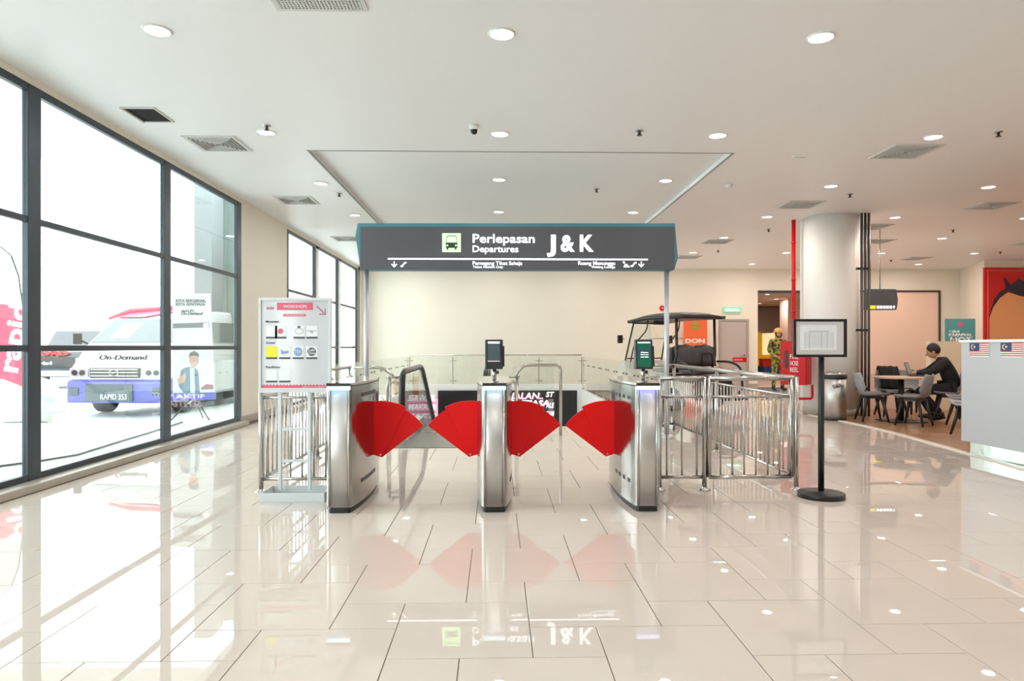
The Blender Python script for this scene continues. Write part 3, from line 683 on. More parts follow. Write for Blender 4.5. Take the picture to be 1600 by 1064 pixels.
for x, y, k in ((416, 509.5, 'blank'), (430, 509.5, 'pink'), (459, 509.5, 'oval'), (479, 509.5, 'line'), (416, 541.5, 'yellow'), (436.5, 541.5, 'grey'), (457.5, 541.5, 'circle'), (478.5, 541.5, 'dark'), (416, 578, 'blank'), (436.5, 578, 'blank')): card(x, y, k)
zz = [(409.5, 612.5), (513.5, 612.5), (513.5, 602)]
k = 513.5
while k > 410: zz += [(k-2.6, 600), (k-5.2, 602.5)]; k -= 5.2
zz = [(x, min(y, 605.7)) if y < 612 else (x, 605.9) for x, y in zz]; zz[0] = (409.5, 605.9); zz[1] = (513.5, 605.9)
zz = [(max(409.5, x), y) for x, y in zz]
ibox(409.5, 605.9, 513.5, 602.6, -.006, -.004, 'footer_band', P_pink)
zt = MB()
k = 410.
while k < 511:
    zt.prism([I(k, 602.6), I(k+5.2, 602.6), I(k+2.6, 600.3)], 'y', -.006, -.004); k += 5.2
zt.build('footer_zigzag', P_pink, idr); itxt('rapidconnect.com.my/directory', 473, 508, 605.3, 603.2, P_wh)
# ================================================================ FRAMED NOTICE STAND
nb_ = G(1283, 776.5); ns = thing('notice_stand', 'black framed notice on a slim black pole with a round base', 'sign stand', (nb_.x, nb_.y, 0)); NY = nb_.y-.03
MB().lathe([(.185, 0), (.185, .035), (.178, .042), (.03, .044), (.02, .06)], 40).build('base', M_black, ns)
MB().cyl((0, 0, .04), (0, 0, 1.25), .024, n=18).build('pole', M_black, ns)
def Nn(px, py): v = D(px, py, NY); return v.x-nb_.x, v.z
def nbox(x0, yb, x1, yt, d0, d1, name, m, bevel=0): a, b = Nn(x0, yb), Nn(x1, yt); return MB().box((a[0], d0-.03, a[1]), (b[0], d1-.03, b[1])).build(name, m, ns, bevel=bevel)
for a in ((1239, 558, 1243.2, 498.5), (1318, 558, 1322.5, 498.5), (1243.2, 502.3, 1318, 498.5), (1243.2, 558, 1318, 554)): nbox(*a, -.012, .012, 'frame_bar', M_black, .002)
nbox(1243.2, 554, 1318, 502.3, -.002, .01, 'mat_board', mat('grey mat board', rgb(214, 210, 208), .4))
nbox(1250, 547, 1307, 508, -.004, -.002, 'notice_sheet', mat('notice paper', rgb(236, 238, 242), .3))
nl = MB()
for i in range(11):
    y = 520+2.2*i; a, b = Nn(1258, y), Nn(1300, y-.35); nl.box((a[0], -.0355, a[1]), (b[0], -.034, b[1]))
for x in (1257, 1264, 1283, 1292, 1301):
    a, b = Nn(x, 545), Nn(x+.4, 519); nl.box((a[0], -.0355, a[1]), (b[0], -.034, b[1]))
a, b = Nn(1263, 518), Nn(1295, 517); nl.box((a[0], -.036, a[1]), (b[0], -.034, b[1]))
nl.build('printed_table', mat('faint print', rgb(170, 172, 180), .5), ns)
# ================================================================ COLUMN, PIPES, HOSE CABINET
CX, CYY = 6.19, 12.45
col = struct(MB().cyl((CX, CYY, 0), (CX, CYY, HC), .475, n=64).build('column', M_white)); tag(col, 'thick round white column beside the cafe corner', 'column')
struct(MB().cyl((CX, CYY, 0), (CX, CYY, .13), .485, n=64).build('baseboard_column', M_taupe))
struct(MB().box((DX(1250, 12.93), 12.8, 0), (6.3, 12.93, HC)).build('trim_6', M_white))
M_cond = mat('grey conduit', rgb(92, 90, 88), .4, .5)
t = thing('conduit_run', 'three dark grey vertical pipes clamped beside the round column', 'pipes', (DX(1352, 12.0), 12.0, 0))
for px in (1346.5, 1352, 1357.5): MB().cyl((DX(px, 12)-t.location.x, 0, .0), (DX(px, 12)-t.location.x, 0, HC), .022, n=12).build('pipe', M_cond, t)
for z in (.5, 1.55, 2.65): MB().box((-.15, .018, z-.02), (.09, .035, z+.02)).cyl((-.09, -.03, z), (-.09, .02, z), .02).cyl((0, -.03, z), (0, .02, z), .02).build('clamp', M_dmetal, t)
hp = G(1246, 646.5); HYc = 12.0
t = thing('fire_hose_cabinet', 'red fire hose reel cabinet mounted on the column side behind the notice', 'cabinet', (DX(1248, HYc), HYc, .0), 0)
ang = math.radians(-38); ca, sa = math.cos(ang), math.sin(ang)
hc = thing('x', None, None, (0, 0, 0), ang); hc.name = 'cabinet_case'; hc.parent = t
M_redd = mat('signal red enamel', rgb(196, 8, 12), .42, spec=.3)
zc0, zc1 = D(1248, 601, HYc).z, D(1248, 533, HYc).z
fw = .44
MB().box((-.28, -.13, zc0), (fw-.28, .24, zc1)).build('case', M_redd, hc, bevel=.006)
dr = MB().box((-.27, -.142, zc0+.01), (fw-.29, -.13, zc1-.01)).build('door', M_redd, hc, bevel=.003)
MB().box((-.20, -.147, zc0+.3), (-.14, -.142, zc1-.17)).build('window', M_black, hc)
MB().tube([(-.235, -.143, zc0+.38), (-.235, -.165, zc0+.38), (-.235, -.165, zc0+.46), (-.235, -.143, zc0+.46)], .006, 8).build('handle', M_tube, hc)
for k, s_ in enumerate(('FIRE', 'HOSE', 'REEL')): text(s_, -.11, .03, zc0+.46-.115*k, .085, -.146, M_ink, hc, 'lettering', .0, .002)
rx = DX(1240, 12.7)-t.location.x; ry = 12.7-HYc
rp = MB().tube(bend([(rx, ry, HC), (rx, ry, zc1-.15), (rx+.15, .1, zc1-.15)], .1), .036, 16).build('riser_pipe', M_redd, t)
for z in (1.9, 2.5, 3.2): MB().cyl((rx, ry, z), (rx, ry, z+.03), .042, n=16).build('coupling', M_redp, rp)
bx_ = DX(1268, HYc)-t.location.x
MB().tube(bend([(bx_, -.03, zc0), (bx_, -.03, .33), (bx_-.3, -.03, .33)], .05), .022, 12).build('outlet_pipe', M_redd, t)
# ---- bin
bp_ = G(1306.5, 656); t = thing('litter_bin', 'round stainless litter bin with black rim by the column', 'bin', (bp_.x-.03, bp_.y+.0, 0))
MB().lathe([(.19, 0), (.195, .02), (.19, .03)], 32).build('base_ring', M_black, t)
MB().lathe([(.187, .03), (.187, .73)], 32).build('drum', M_brush, t)
MB().lathe([(.187, .70), (.2, .72), (.2, .765), (.185, .775)], 32).build('bag_rim', M_black, t)
MB().lathe([(.19, .77), (.18, .80), (.12, .825), (.11, .80)], 32).build('lid', M_tube, t)
text('ealiv', -.13, .07, .57, .075, -.192, P_dk, t, 'lettering', .015, .003)
tag(MB().prism([(-.05, -.04), (.05, -.04), (.02, .05), (-.01, .05)], 'z', .0005, .002).build('floor_sticker', mat('yellow sticker', rgb(236, 230, 40), .5), loc=G(1368, 721)), 'tiny yellow sticker on the floor before the cafe', 'sticker')
# ================================================================ BACK WALL FITTINGS
YW = YB-.02
def wb(x0, yb, x1, yt, o, d0, d1, name, m, par, bevel=0):
    a, b = D(x0, yb, YB), D(x1, yt, YB); return MB().box((a.x-o.x, d0, a.z-o.z), (b.x-o.x, d1, b.z-o.z)).build(name, m, par, bevel=bevel)
dX0, dX1 = DX(1124, YB), DX(1168, YB); do = Vector((dX0, YB, 0)); dr = bpy.data.objects.new('door_1', None); C.objects.link(dr); dr.location = do; struct(dr)
M_door = mat('grey door paint', rgb(186, 174, 166), .5); Wd = dX1-dX0
MB().box((.05, -.03, 0), (Wd-.05, .0, 2.04)).build('door_leaf', M_door, dr)
MB().box((-.02, -.06, 0), (.05, .01, 2.1)).box((Wd-.05, -.06, 0), (Wd+.02, .01, 2.1)).box((.05, -.06, 2.04), (Wd-.05, .01, 2.1)).build('door_frame', mat('door frame paint', rgb(168, 158, 150), .5), dr, bevel=.004)
MB().cyl((Wd-.12, -.08, 1.0), (Wd-.26, -.08, 1.0), .011).cyl((Wd-.12, -.03, 1.0), (Wd-.12, -.08, 1.0), .02).build('handle', M_tube, dr)
def plate(px0, yb, px1, yt, name, label, cat, m, d=.03):
    a, b = D(px0, yb, YB-.05), D(px1, yt, YB-.05); t = thing(name, label, cat, ((a.x+b.x)/2, YB-.05, a.z))
    MB().box((a.x-t.location.x, -d, 0), (b.x-t.location.x, .05, b.z-a.z)).build('panel', m, t, bevel=.004); return t, b.x-a.x, b.z-a.z
t, w_, h_ = plate(1145, 565.5, 1166.5, 558.5, 'door_notice', 'small red notice with white print on the grey door', 'notice', M_redp, .0)
text('DILARANG MASUK', -w_/2+.03, w_/2-.12, h_*.35, h_*.3, -.004, M_ink, t)
t, w_, h_ = plate(1130.5, 488, 1157.5, 480, 'exit_sign', 'green lit KELUAR exit sign on the back wall', 'sign', mat('lit exit green', rgb(120, 200, 165), .5, emit=rgb(130, 205, 170), es=.5))
text('KELUAR', -w_/2+.05, w_/2-.05, h_*.25, h_*.5, -.035, M_wletter, t, bold=.02)
p = D(1034.5, 481.5, YB); t = thing('alarm_bell', 'round red fire alarm bell on the back wall', 'alarm', (p.x, YB, p.z))
MB().tube([(0, -.07, 0), (0, -.03, 0), (0, 0, 0)], [.05, .085, .085], 24).build('gong', M_redp, t); MB().cyl((0, -.08, 0), (0, -.07, 0), .02).build('cap', M_ink, t)
# whiteboard and orange poster behind the buggy
a, b = D(1020, 575, YB-.4), D(1072, 502, YB-.4); t = thing('wall_panel_board', 'pale boxed panel with thin dark joints behind the golf buggy', 'cabinet', ((a.x+b.x)/2, YB-.4, 0))
for z0, z1 in ((0, .75), (.76, 1.5), (1.51, b.z)): MB().box((a.x-t.location.x, 0, z0), (b.x-t.location.x, .38, z1-.01)).build('panel', mat('panel cream', rgb(236, 222, 204), .6), t, bevel=.004)
for z in (1.18, 1.24): MB().box((-.1, -.01, z), (.02, 0, z+.02)).build('vent_slot', M_dmetal, t)
a, b = D(1068, 560, YB-.6), D(1105, 499, YB-.6); t = thing('pull_up_banner', 'orange pull up banner behind the golf buggy', 'banner', ((a.x+b.x)/2, YB-.6, 0)); bw_ = (b.x-a.x)/2
MB().box((-bw_, 0, .08), (bw_, .006, b.z)).build('banner_sheet', mat('orange print', rgb(238, 104, 56), .5, var=.06, vscale=2), t)
MB().box((-bw_, -.05, 0), (bw_, .06, .08)).build('base', M_alu, t, bevel=.01); MB().cyl((-bw_, .0, b.z), (bw_, .0, b.z), .012).cyl((0, .02, .08), (0, .02, b.z), .01).build('support', M_alu, t)
MB().cyl((0, -.004, 1.93-.05), (0, 0, 1.93-.05), .15, n=16).build('crest', mat('olive gold print', rgb(176, 138, 60), .5, var=.4, vscale=20), t)
text('DON', -.3, .28, 1.37, .12, -.004, M_ink, t, bold=.04); text('MAJU MARA', -.3, .3, 1.2, .1, -.004, P_dk, t, bold=.03)
# ================================================================ GOLF BUGGY
M_vinyl = mat('dark grey vinyl', rgb(70, 68, 70), .5, bump=.2, bscale=30); M_bblk = mat('buggy black', rgb(34, 30, 30), .4); M_bwht = mat('buggy white body', rgb(232, 226, 220), .25, coat=.5)
gp_ = D(1088, 600, 13.35); bg_ = thing('golf_buggy', 'black roofed white golf buggy with dark padded rear seat behind the railing', 'golf cart', (gp_.x, 13.35, 0), math.radians(27))
rf = MB(); n = 9; vs = []
for i in range(n):
    v = i/(n-1); y = -.25+1.75*v
    for j in range(n):
        u = j/(n-1)*2-1; hw = .56
        z = 1.86+.09*(1-abs(u)**3)*(1-abs(2*v-1)**4)-.05*max(0, v-.7)/.3
        vs.append((u*hw*(1-.04*abs(2*v-1)**6), y, z))
top_ = [(i*n+j, i*n+j+1, (i+1)*n+j+1, (i+1)*n+j) for i in range(n-1) for j in range(n-1)]
lo_ = [(x*.97, y, 1.80-.05*max(0, (y+.25)/1.75-.7)/.3) for x, y, z in vs]
per = [j for j in range(n)]+[i*n+n-1 for i in range(1, n)]+[(n-1)*n+j for j in range(n-2, -1, -1)]+[i*n for i in range(n-2, 0, -1)]
rf.add(vs+lo_, top_+[tuple(n*n+q for q in f[::-1]) for f in top_]+[(per[i], per[(i+1) % len(per)], n*n+per[(i+1) % len(per)], n*n+per[i]) for i in range(len(per))], True)
rf.build('roof', M_bblk, bg_)
for s_ in (-1, 1):
    MB().tube(bend([(s_*.5, .02, 1.84), (s_*.5, .0, 1.05), (s_*.52, .1, .85)], .1), .028, 10).build('rear_post', M_bblk, bg_)
    MB().tube(bend([(s_*.46, 1.35, 1.84), (s_*.5, 1.62, .95), (s_*.48, 1.7, .6)], .1), .017, 10).build('front_post', M_bblk, bg_)
    MB().tube(bend([(s_*.43, .95, 1.83), (s_*.43, .98, 1.6), (s_*.47, 1.35, 1.3), (s_*.48, 1.5, .8)], .1), .014, 10).build('brace', M_bblk, bg_)
    MB().tube(bend([(s_*.5, -.05, .96), (s_*.62, -.3, .96), (s_*.64, -.55, .85), (s_*.6, -.62, .45), (s_*.5, -.62, .35)], .12), .024, 10).build('grab_rail', M_bblk, bg_)
    MB().tube([(s_*.55, 1.58, 1.42), (s_*.62, 1.57, 1.42)], .01, 8).box((s_*.69-.06, 1.53, 1.33), (s_*.69+.06, 1.57, 1.50)).build('mirror', M_bblk, bg_, bevel=.01)
    for y in (.05, 1.5):
        w1 = MB().tube([(s_*.42, y, .23), (s_*.44, y, .23), (s_*.57, y, .23), (s_*.59, y, .23)], [.17, .23, .23, .17], 28, True).build('wheel', M_black, bg_)
        MB().cyl((s_*.575, y, .23), (s_*.595, y, .23), .12, n=20).build('hubcap', M_alu, w1)
MB().cyl((-.49, 1.56, 1.0), (.49, 1.56, 1.0), .014).cyl((-.47, 1.40, 1.75), (.47, 1.40, 1.75), .012).build('windscreen_frame', M_bblk, bg_)
MB().add([(-.47, 1.60, 1.0), (.47, 1.60, 1.0), (.46, 1.40, 1.8), (-.46, 1.40, 1.8), (-.47, 1.605, 1.0), (.47, 1.605, 1.0), (.46, 1.405, 1.8), (-.46, 1.405, 1.8)], [(0, 1, 2, 3), (4, 7, 6, 5), (0, 4, 5, 1), (2, 6, 7, 3), (1, 5, 6, 2), (0, 3, 7, 4)]).build('windscreen', M_wglass, bg_)
def cushion(w, d, h, loc, nm, hump=0, tilt=0):
    mb = MB(); N, Mm = 16, 6; vs = []
    for k in range(2):
        for i in range(N+1):
            for j in range(Mm+1):
                u = i/N*2-1; v = j/Mm*2-1; e = (1-abs(u)**6)*(1-abs(v)**6)
                q = h*.5*(.55+.45*e)*(1 if k else -1)+ (.0 if not k else .012*math.cos(u*PI*4)*e)
                hz = hump*(math.cos(u*PI*2)*-.5+.5)*(v*.5+.5)
                vs.append((u*w/2, v*d/2+hz, q))
    S_ = (N+1)*(Mm+1)
    for k in range(2):
        for i in range(N):
            for j in range(Mm):
                a = k*S_+i*(Mm+1)+j; f = (a, a+1, a+Mm+2, a+Mm+1); mb.f.append(list(f)); mb.sm.append(True); mb.mi.append(0)
    b1 = [i*(Mm+1) for i in range(N+1)]+[N*(Mm+1)+j for j in range(1, Mm+1)]+[i*(Mm+1)+Mm for i in range(N-1, -1, -1)]+[j for j in range(Mm-1, 0, -1)]
    for i in range(len(b1)): mb.f.append([b1[i], b1[(i+1) % len(b1)], S_+b1[(i+1) % len(b1)], S_+b1[i]]); mb.sm.append(True); mb.mi.append(0)
    mb.v = vs; o = mb.build(nm, M_vinyl, bg_, loc); o.rotation_euler.x = tilt; return o
cushion(1.0, .48, .12, (0, -.28, .78), 'seat')
cushion(1.0, .38, .12, (0, .02, 1.05), 'backrest', .06, math.radians(82))
cushion(1.0, .45, .12, (0, .5, .78), 'seat'); cushion(1.0, .36, .1, (0, .22, 1.05), 'backrest', .06, math.radians(96))
MB().tube(bend([(.08, -.1, .82), (.08, -.08, 1.13), (.34, -.08, 1.13), (.34, -.1, .82)], .09), .018, 10).build('arm_hoop', M_bblk, bg_)
MB().prism([(-.5, .3), (-.5, .68), (.7, .7), (.7, .45), (1.2, .3)], 'x', -.46, .46).build('engine_box', M_bblk, bg_, bevel=.02)
MB().prism([(-.45, .26), (-.42, .55), (.3, .62), (.45, .4), (1.2, .32), (1.35, .62), (1.62, .98), (1.85, .8), (1.95, .35), (1.8, .24)], 'x', -.56, .56).build('body_shell', M_bwht, bg_, bevel=.03)
MB().box((-.5, -.86, .24), (.5, -.5, .28)).box((-.5, -.9, .28), (.5, -.86, .34)).build('foot_rest', M_bblk, bg_, bevel=.01)
for s_ in (-1, 1): MB().box((s_*.45-.07, -.475, .47), (s_*.45+.07, -.45, .53)).build('tail_lamp', M_redp, bg_)
MB().tube([(-.25+.17*math.cos(a*PI/8), 1.2+.07*math.sin(a*PI/8), 1.02+.15*math.sin(a*PI/8)) for a in range(16)], .014, 8, closed=True).cyl((-.25, 1.2, 1.02), (-.25, 1.45, .85), .018).cyl((-.42, 1.2, 1.02), (-.08, 1.2, 1.02), .01).build('steering_wheel', M_bblk, bg_)
MB().box((-.12, 1.05, 1.72), (.12, 1.15, 1.8)).cyl((0, 1.1, 1.8), (0, 1.1, 1.84), .01).build('roof_console', M_bblk, bg_)
# ================================================================ PEOPLE
def skin(name, verts, edges, radii, m, parent, root=0, sub=2):
    me = bpy.data.meshes.new(name); me.from_pydata([tuple(v) for v in verts], edges, [])
    o = bpy.data.objects.new(name, me); C.objects.link(o)
    md = o.modifiers.new('skin', 'SKIN'); md.use_smooth_shade = True
    sv = me.skin_vertices[0].data
    for i, r in enumerate(radii): sv[i].radius = r if isinstance(r, tuple) else (r, r); sv[i].use_root = (i == root)
    s_ = o.modifiers.new('sub', 'SUBSURF'); s_.levels = sub; s_.render_levels = sub
    dg = bpy.context.evaluated_depsgraph_get(); m2 = bpy.data.meshes.new_from_object(o.evaluated_get(dg)); m2.name = name
    bpy.data.objects.remove(o)
    m2.materials.clear(); m2.materials.append(m)
    for p in m2.polygons: p.use_smooth = True; p.material_index = 0
    o = bpy.data.objects.new(name, m2); C.objects.link(o); o.parent = parent; return o
def figure(t, J, sk, shirt, trousers, shoes, hair, hat=None, head_dir=(0, -1, 0), sleeve=1.0, slim=1.0):
    """J: joint dict in local metres"""
    names = ['pelvis', 'waist', 'chest', 'neckb', 'neck', 'head']
    V = [J[n] for n in names]; R = [.12, .115, (.145, .11), .06, .052, .05]; E_ = [(i, i+1) for i in range(5)]
    idx = dict((n, i) for i, n in enumerate(names))
    def addp(n, par, r): idx[n] = len(V); V.append(J[n]); R.append(r); E_.append((idx[par], idx[n]))
    for s_ in 'LR':
        addp('sh'+s_, 'chest', .068); addp('el'+s_, 'sh'+s_, .045); addp('wr'+s_, 'el'+s_, .028)
        addp('hp'+s_, 'pelvis', .09); addp('kn'+s_, 'hp'+s_, .06); addp('an'+s_, 'kn'+s_, .04)
        addp('pa'+s_, 'wr'+s_, (.04, .022))
    body = skin('body', V, E_, R, sk, t)
    # fingers
    for s_ in 'LR':
        pa = Vector(J['pa'+s_]); wr = Vector(J['wr'+s_]); d = (pa-wr).normalized(); side = d.cross(Vector((0, 0, 1)))
        if side.length < .1: side = Vector((0, 1, 0))
        side.normalize(); dn = side.cross(d)
        mb = MB()
        for k, (o_, l) in enumerate(((-.03, .065), (-.01, .078), (.01, .074), (.03, .058))):
            a = pa+side*o_; b = a+d*l*.55+dn*.008; c_ = b+d*l*.4+dn*.02*(1 if dn.z < 0 else -1)
            mb.tube([a-d*.02, b, c_], [.0095, .009, .007], 6)
        a = wr+d*.03; ts = 1 if s_ == 'L' else -1
        mb.tube([a, a+d*.035+side*.035*ts, a+d*.065+side*.045*ts], [.012, .010, .008], 6)
        mb.build('fingers', sk, body)
    # head
    h = Vector(J['head']); hd = Vector(head_dir).normalized(); rzh = math.atan2(hd.x, -hd.y)
    ht = MB(); ht.ball((0, 0, .09), (.076, .094, .115), 20, 14).ball((0, -.052, .03), (.042, .034, .034), 12, 8)
    ht.tube([(0, -.088, .10), (0, -.112, .068), (0, -.09, .06)], [.009, .015, .009], 8)
    for s_ in (-1, 1): ht.ball((s_*.079, .005, .085), (.011, .022, .032), 8, 6)
    ho = ht.build('head', sk, t, h); ho.rotation_euler = (math.asin(max(-1, min(1, -hd.z)))*1.0, 0, rzh)
    ft = MB()
    for s_ in (-1, 1): ft.ball((s_*.03, -.083, .1), (.013, .008, .007), 8, 6)
    ft.box((-.024, -.094, .035), (.024, -.08, .041))
    for s_ in (-1, 1): ft.box((s_*.03-.017, -.091, .118), (s_*.03+.017, -.08, .123))
    ft.build('eyes_and_mouth', mat('dark face detail', rgb(50, 30, 28), .5), ho)
    hr = MB(); hr.ball((0, .026, .122), (.092, .104, .112), 20, 12); hr.build('hair', hair, ho)
    if hat: hat(ho)
    # clothes
    V2 = [J['pelvis'], J['waist'], J['chest'], J['neckb']]; R2 = [(.15*slim, .135), (.155*slim, .14), (.2*slim, .16), .085]; E2 = [(0, 1), (1, 2), (2, 3)]
    for s_ in 'LR':
        b = len(V2); el, wr = Vector(J['el'+s_]), Vector(J['wr'+s_])
        V2 += [J['sh'+s_], el, el.lerp(wr, sleeve)]; R2 += [.1, .068, .05]; E2 += [(2, b), (b, b+1), (b+1, b+2)]
    skin('shirt', V2, E2, R2, shirt, t)
    V3 = [J['pelvis']]; R3 = [(.15*slim, .13)]; E3 = []
    for s_ in 'LR':
        b = len(V3); V3 += [J['hp'+s_], J['kn'+s_], Vector(J['an'+s_])+Vector((0, 0, .02))]; R3 += [.105, .078, .06]; E3 += [(0, b), (b, b+1), (b+1, b+2)]
    skin('trousers', V3, E3, R3, trousers, t)
    for s_ in 'LR':
        a = Vector(J['an'+s_]); f = Vector(J['ft'+s_])
        MB().tube([a-(f-a).normalized()*.06+Vector((0, 0, -.04)), a.lerp(f, .3)+Vector((0, 0, -.03)), f], [.042, .046, .032], 12).ball(tuple(f), .034, 10, 6).cyl(tuple(a+Vector((0, 0, .05))), tuple(a+Vector((0, 0, -.03))), .05).build('shoe', shoes, t)
def camo():
    m = mat('green camouflage', rgb(96, 110, 50), .8); nt = m.node_tree; b = nt.nodes['Principled BSDF']
    tc = nt.nodes.new('ShaderNodeTexCoord'); v = nt.nodes.new('ShaderNodeTexNoise'); v.inputs['Scale'].default_value = 16; v.inputs['Detail'].default_value = 3; r = nt.nodes.new('ShaderNodeValToRGB'); r.color_ramp.interpolation = 'CONSTANT'
    e = r.color_ramp.elements; e[0].position = 0; e[0].color = rgb(44, 46, 24); e[1].position = .43; e[1].color = rgb(92, 104, 44)
    for p_, c_ in ((.52, rgb(150, 146, 70)), (.6, rgb(196, 168, 90)), (.66, rgb(60, 80, 34))): q = e.new(p_); q.color = c_
    nt.links.new(tc.outputs['Object'], v.inputs['Vector']); nt.links.new(v.outputs['Fac'], r.inputs[0]); nt.links.new(r.outputs[0], b.inputs['Base Color']); return m
M_camo = camo(); M_skin = mat('skin', rgb(196, 142, 110), .5); M_hair = mat('black hair', rgb(16, 13, 12), .5)
ps = G(1216, 610); soldier = thing('person', 'person in green camouflage and tan helmet standing in the tall opening', 'person', (ps.x, ps.y, 0))
J = dict(pelvis=(0, 0, .93), waist=(0, 0, 1.1), chest=(0, 0, 1.33), neckb=(0, 0, 1.47), neck=(0, -.01, 1.53), head=(0, -.01, 1.55),
         shL=(-.19, 0, 1.4), elL=(-.27, .0, 1.13), wrL=(-.19, -.17, 1.0), paL=(-.12, -.21, .98), shR=(.19, 0, 1.4), elR=(.27, 0, 1.13), wrR=(.2, -.17, 1.0), paR=(.13, -.21, .97),
         hpL=(-.1, 0, .88), knL=(-.12, -.01, .48), anL=(-.13, .02, .09), ftL=(-.15, -.16, .04), hpR=(.1, 0, .88), knR=(.12, -.01, .48), anR=(.13, .02, .09), ftR=(.16, -.16, .04))
def helm(ho):
    M_h = mat('tan helmet', rgb(206, 170, 92), .5)
    MB().lathe([(.128, .12), (.125, .15), (.108, .2), (.075, .235), (.03, .25)], 24, (0, .01, 0)).build('helmet', M_h, ho)
    MB().lathe([(.14, .115), (.128, .125), (.12, .13)], 24, (0, .0, 0)).build('helmet_rim', M_h, ho)
    MB().tube([(-.085, -.0, .12), (-.08, -.03, .03), (-.03, -.055, -.02), (.03, -.055, -.02), (.08, -.03, .03), (.085, 0, .12)], .018, 8).build('chin_strap', M_black, ho)
figure(soldier, J, M_skin, M_camo, M_camo, M_black, M_hair, helm)
# ================================================================ CAFE
def wood():
    m = mat('oak floor', rgb(176, 132, 92), .35); nt = m.node_tree; b = nt.nodes['Principled BSDF']
    tc = nt.nodes.new('ShaderNodeTexCoord'); br = nt.nodes.new('ShaderNodeTexBrick'); br.inputs['Color1'].default_value = rgb(184, 138, 96); br.inputs['Color2'].default_value = rgb(162, 118, 80); br.inputs['Mortar'].default_value = rgb(120, 84, 56)
    br.inputs['Scale'].default_value = 1; br.inputs['Mortar Size'].default_value = .003; br.inputs['Brick Width'].default_value = 1.2; br.inputs['Row Height'].default_value = .14
    nt.links.new(tc.outputs['Object'], br.inputs['Vector']); n = nt.nodes.new('ShaderNodeTexNoise'); n.inputs['Scale'].default_value = 6; mp = nt.nodes.new('ShaderNodeMapping'); mp.inputs['Scale'].default_value = (.6, 8, 1)
    nt.links.new(tc.outputs['Object'], mp.inputs[0]); nt.links.new(mp.outputs[0], n.inputs['Vector'])
    mx = nt.nodes.new('ShaderNodeMix'); mx.data_type = 'RGBA'; mx.blend_type = 'MULTIPLY'; mx.inputs[0].default_value = .35; nt.links.new(br.outputs[0], mx.inputs[6]); nt.links.new(n.outputs['Color'], mx.inputs[7]); nt.links.new(mx.outputs[2], b.inputs['Base Color'])
    return m
def edge_x(y): # curved front edge of the cafe floor
    t_ = (y-4.4)/(13.3-4.4); return 5.15+.62*math.sin(PI*min(1, t_*.95))**.8 if y < 12.6 else 5.55
ep = [G(1600, 733), G(1562, 721.5), G(1527, 712.5), G(1480, 699), G(1440, 688), G(1400, 677), G(1360, 667.5), G(1325, 660), G(1298, 655)]
ept = [(p.x, p.y) for p in ep]+[(5.75, 12.1), (5.8, 13.28)]
ept = [(ep[0].x-.02, 4.6)]+ept
M_wood = wood()
struct(MB().prism(ept+[(14.9, 13.28), (14.9, 4.6)], 'z', .0003, .012).build('floor_cafe', M_wood))
tr = MB()
tr.add([(x-.055, y, .0002) for x, y in ept]+[(x-.04, y, .016) for x, y in ept]+[(x+.012, y, .016) for x, y in ept]+[(x+.012, y, .0002) for x, y in ept],
       [(k*len(ept)+i, k*len(ept)+i+1, (k+1)*len(ept)+i+1, (k+1)*len(ept)+i) for k in range(3) for i in range(len(ept)-1)])
struct(tr.build('trim_7', mat('pale threshold strip', rgb(214, 208, 196), .3)))
# low walls behind the tables
struct(MB().box((6.9, 13.3, 0), (15, 13.45, .73)).build('wall_cafe_low', M_peach))
struct(MB().box((DX(1452, 13.2), 13.15, 0), (15, 13.3, 1.36)).build('wall_cafe_partition', mat('cream partition', rgb(222, 208, 180), .6)))
# dark framed peach wall opening on the back wall
a, b = D(1403, 560, YB), D(1468, 454, YB)
fr_ = thing('shutter_frame', 'thin dark frame around a peach closed shopfront on the back wall', 'frame', (a.x, YB, 0))
MB().box((-2.6, -.02, 0), (b.x-a.x-.04, -.001, b.z-.04)).build('panel', mat('shopfront peach', rgb(244, 210, 190), .7), fr_)
MB().box((-2.6, -.06, b.z-.05), (b.x-a.x, -.02, b.z)).box((b.x-a.x-.05, -.06, 0), (b.x-a.x, -.02, b.z-.05)).build('frame_bar', M_dgrey, fr_)
# angled wall at the far right
struct(MB().prism([(DX(1500, YB), YB), (DX(1538, 18.5), 18.5), (15, 18.5), (15, YB)], 'z', 0, HC).build('wall_back_right', M_wall))
# red mural
a, b = D(1538, 560, 18.4), D(1618, 417, 18.4)
mu = thing('mural_board', 'tall red wall board with a large tan and navy abstract shape', 'mural', (a.x, 18.4, 0))
W_, Hh = b.x-a.x, b.z-.02
MB().box((0, 0, .05), (W_, .06, Hh)).build('board', mat('mural red', rgb(204, 12, 14), .35), mu)
MB().box((.09, -.006, .3), (.105, 0, Hh-.07)).box((.03, -.006, Hh-.09), (W_, 0, Hh-.08)).build('pin_line', mat('faint line', rgb(236, 150, 140), .4), mu)
def mpt(px, py): v = D(px, py, 18.4); return (v.x-a.x, v.z)
face_ = [(1546, 560), (1546, 497), (1552, 480), (1562, 466), (1575, 457), (1592, 462), (1612, 466), (1616, 467), (1616, 560)]
MB().prism([mpt(*q) for q in face_], 'y', -.008, 0).build('tan_shape', mat('mural tan', rgb(232, 160, 104), .4), mu)
nav = [(1545, 496), (1553, 468), (1562, 456), (1572, 450), (1568, 432), (1580, 445), (1592, 434), (1600, 440), (1616, 436), (1616, 467), (1612, 466), (1592, 462), (1575, 455), (1562, 465), (1552, 479)]
MB().prism([mpt(*q) for q in nav], 'y', -.012, -.001).build('navy_shape', mat('mural navy', rgb(40, 32, 52), .4), mu)
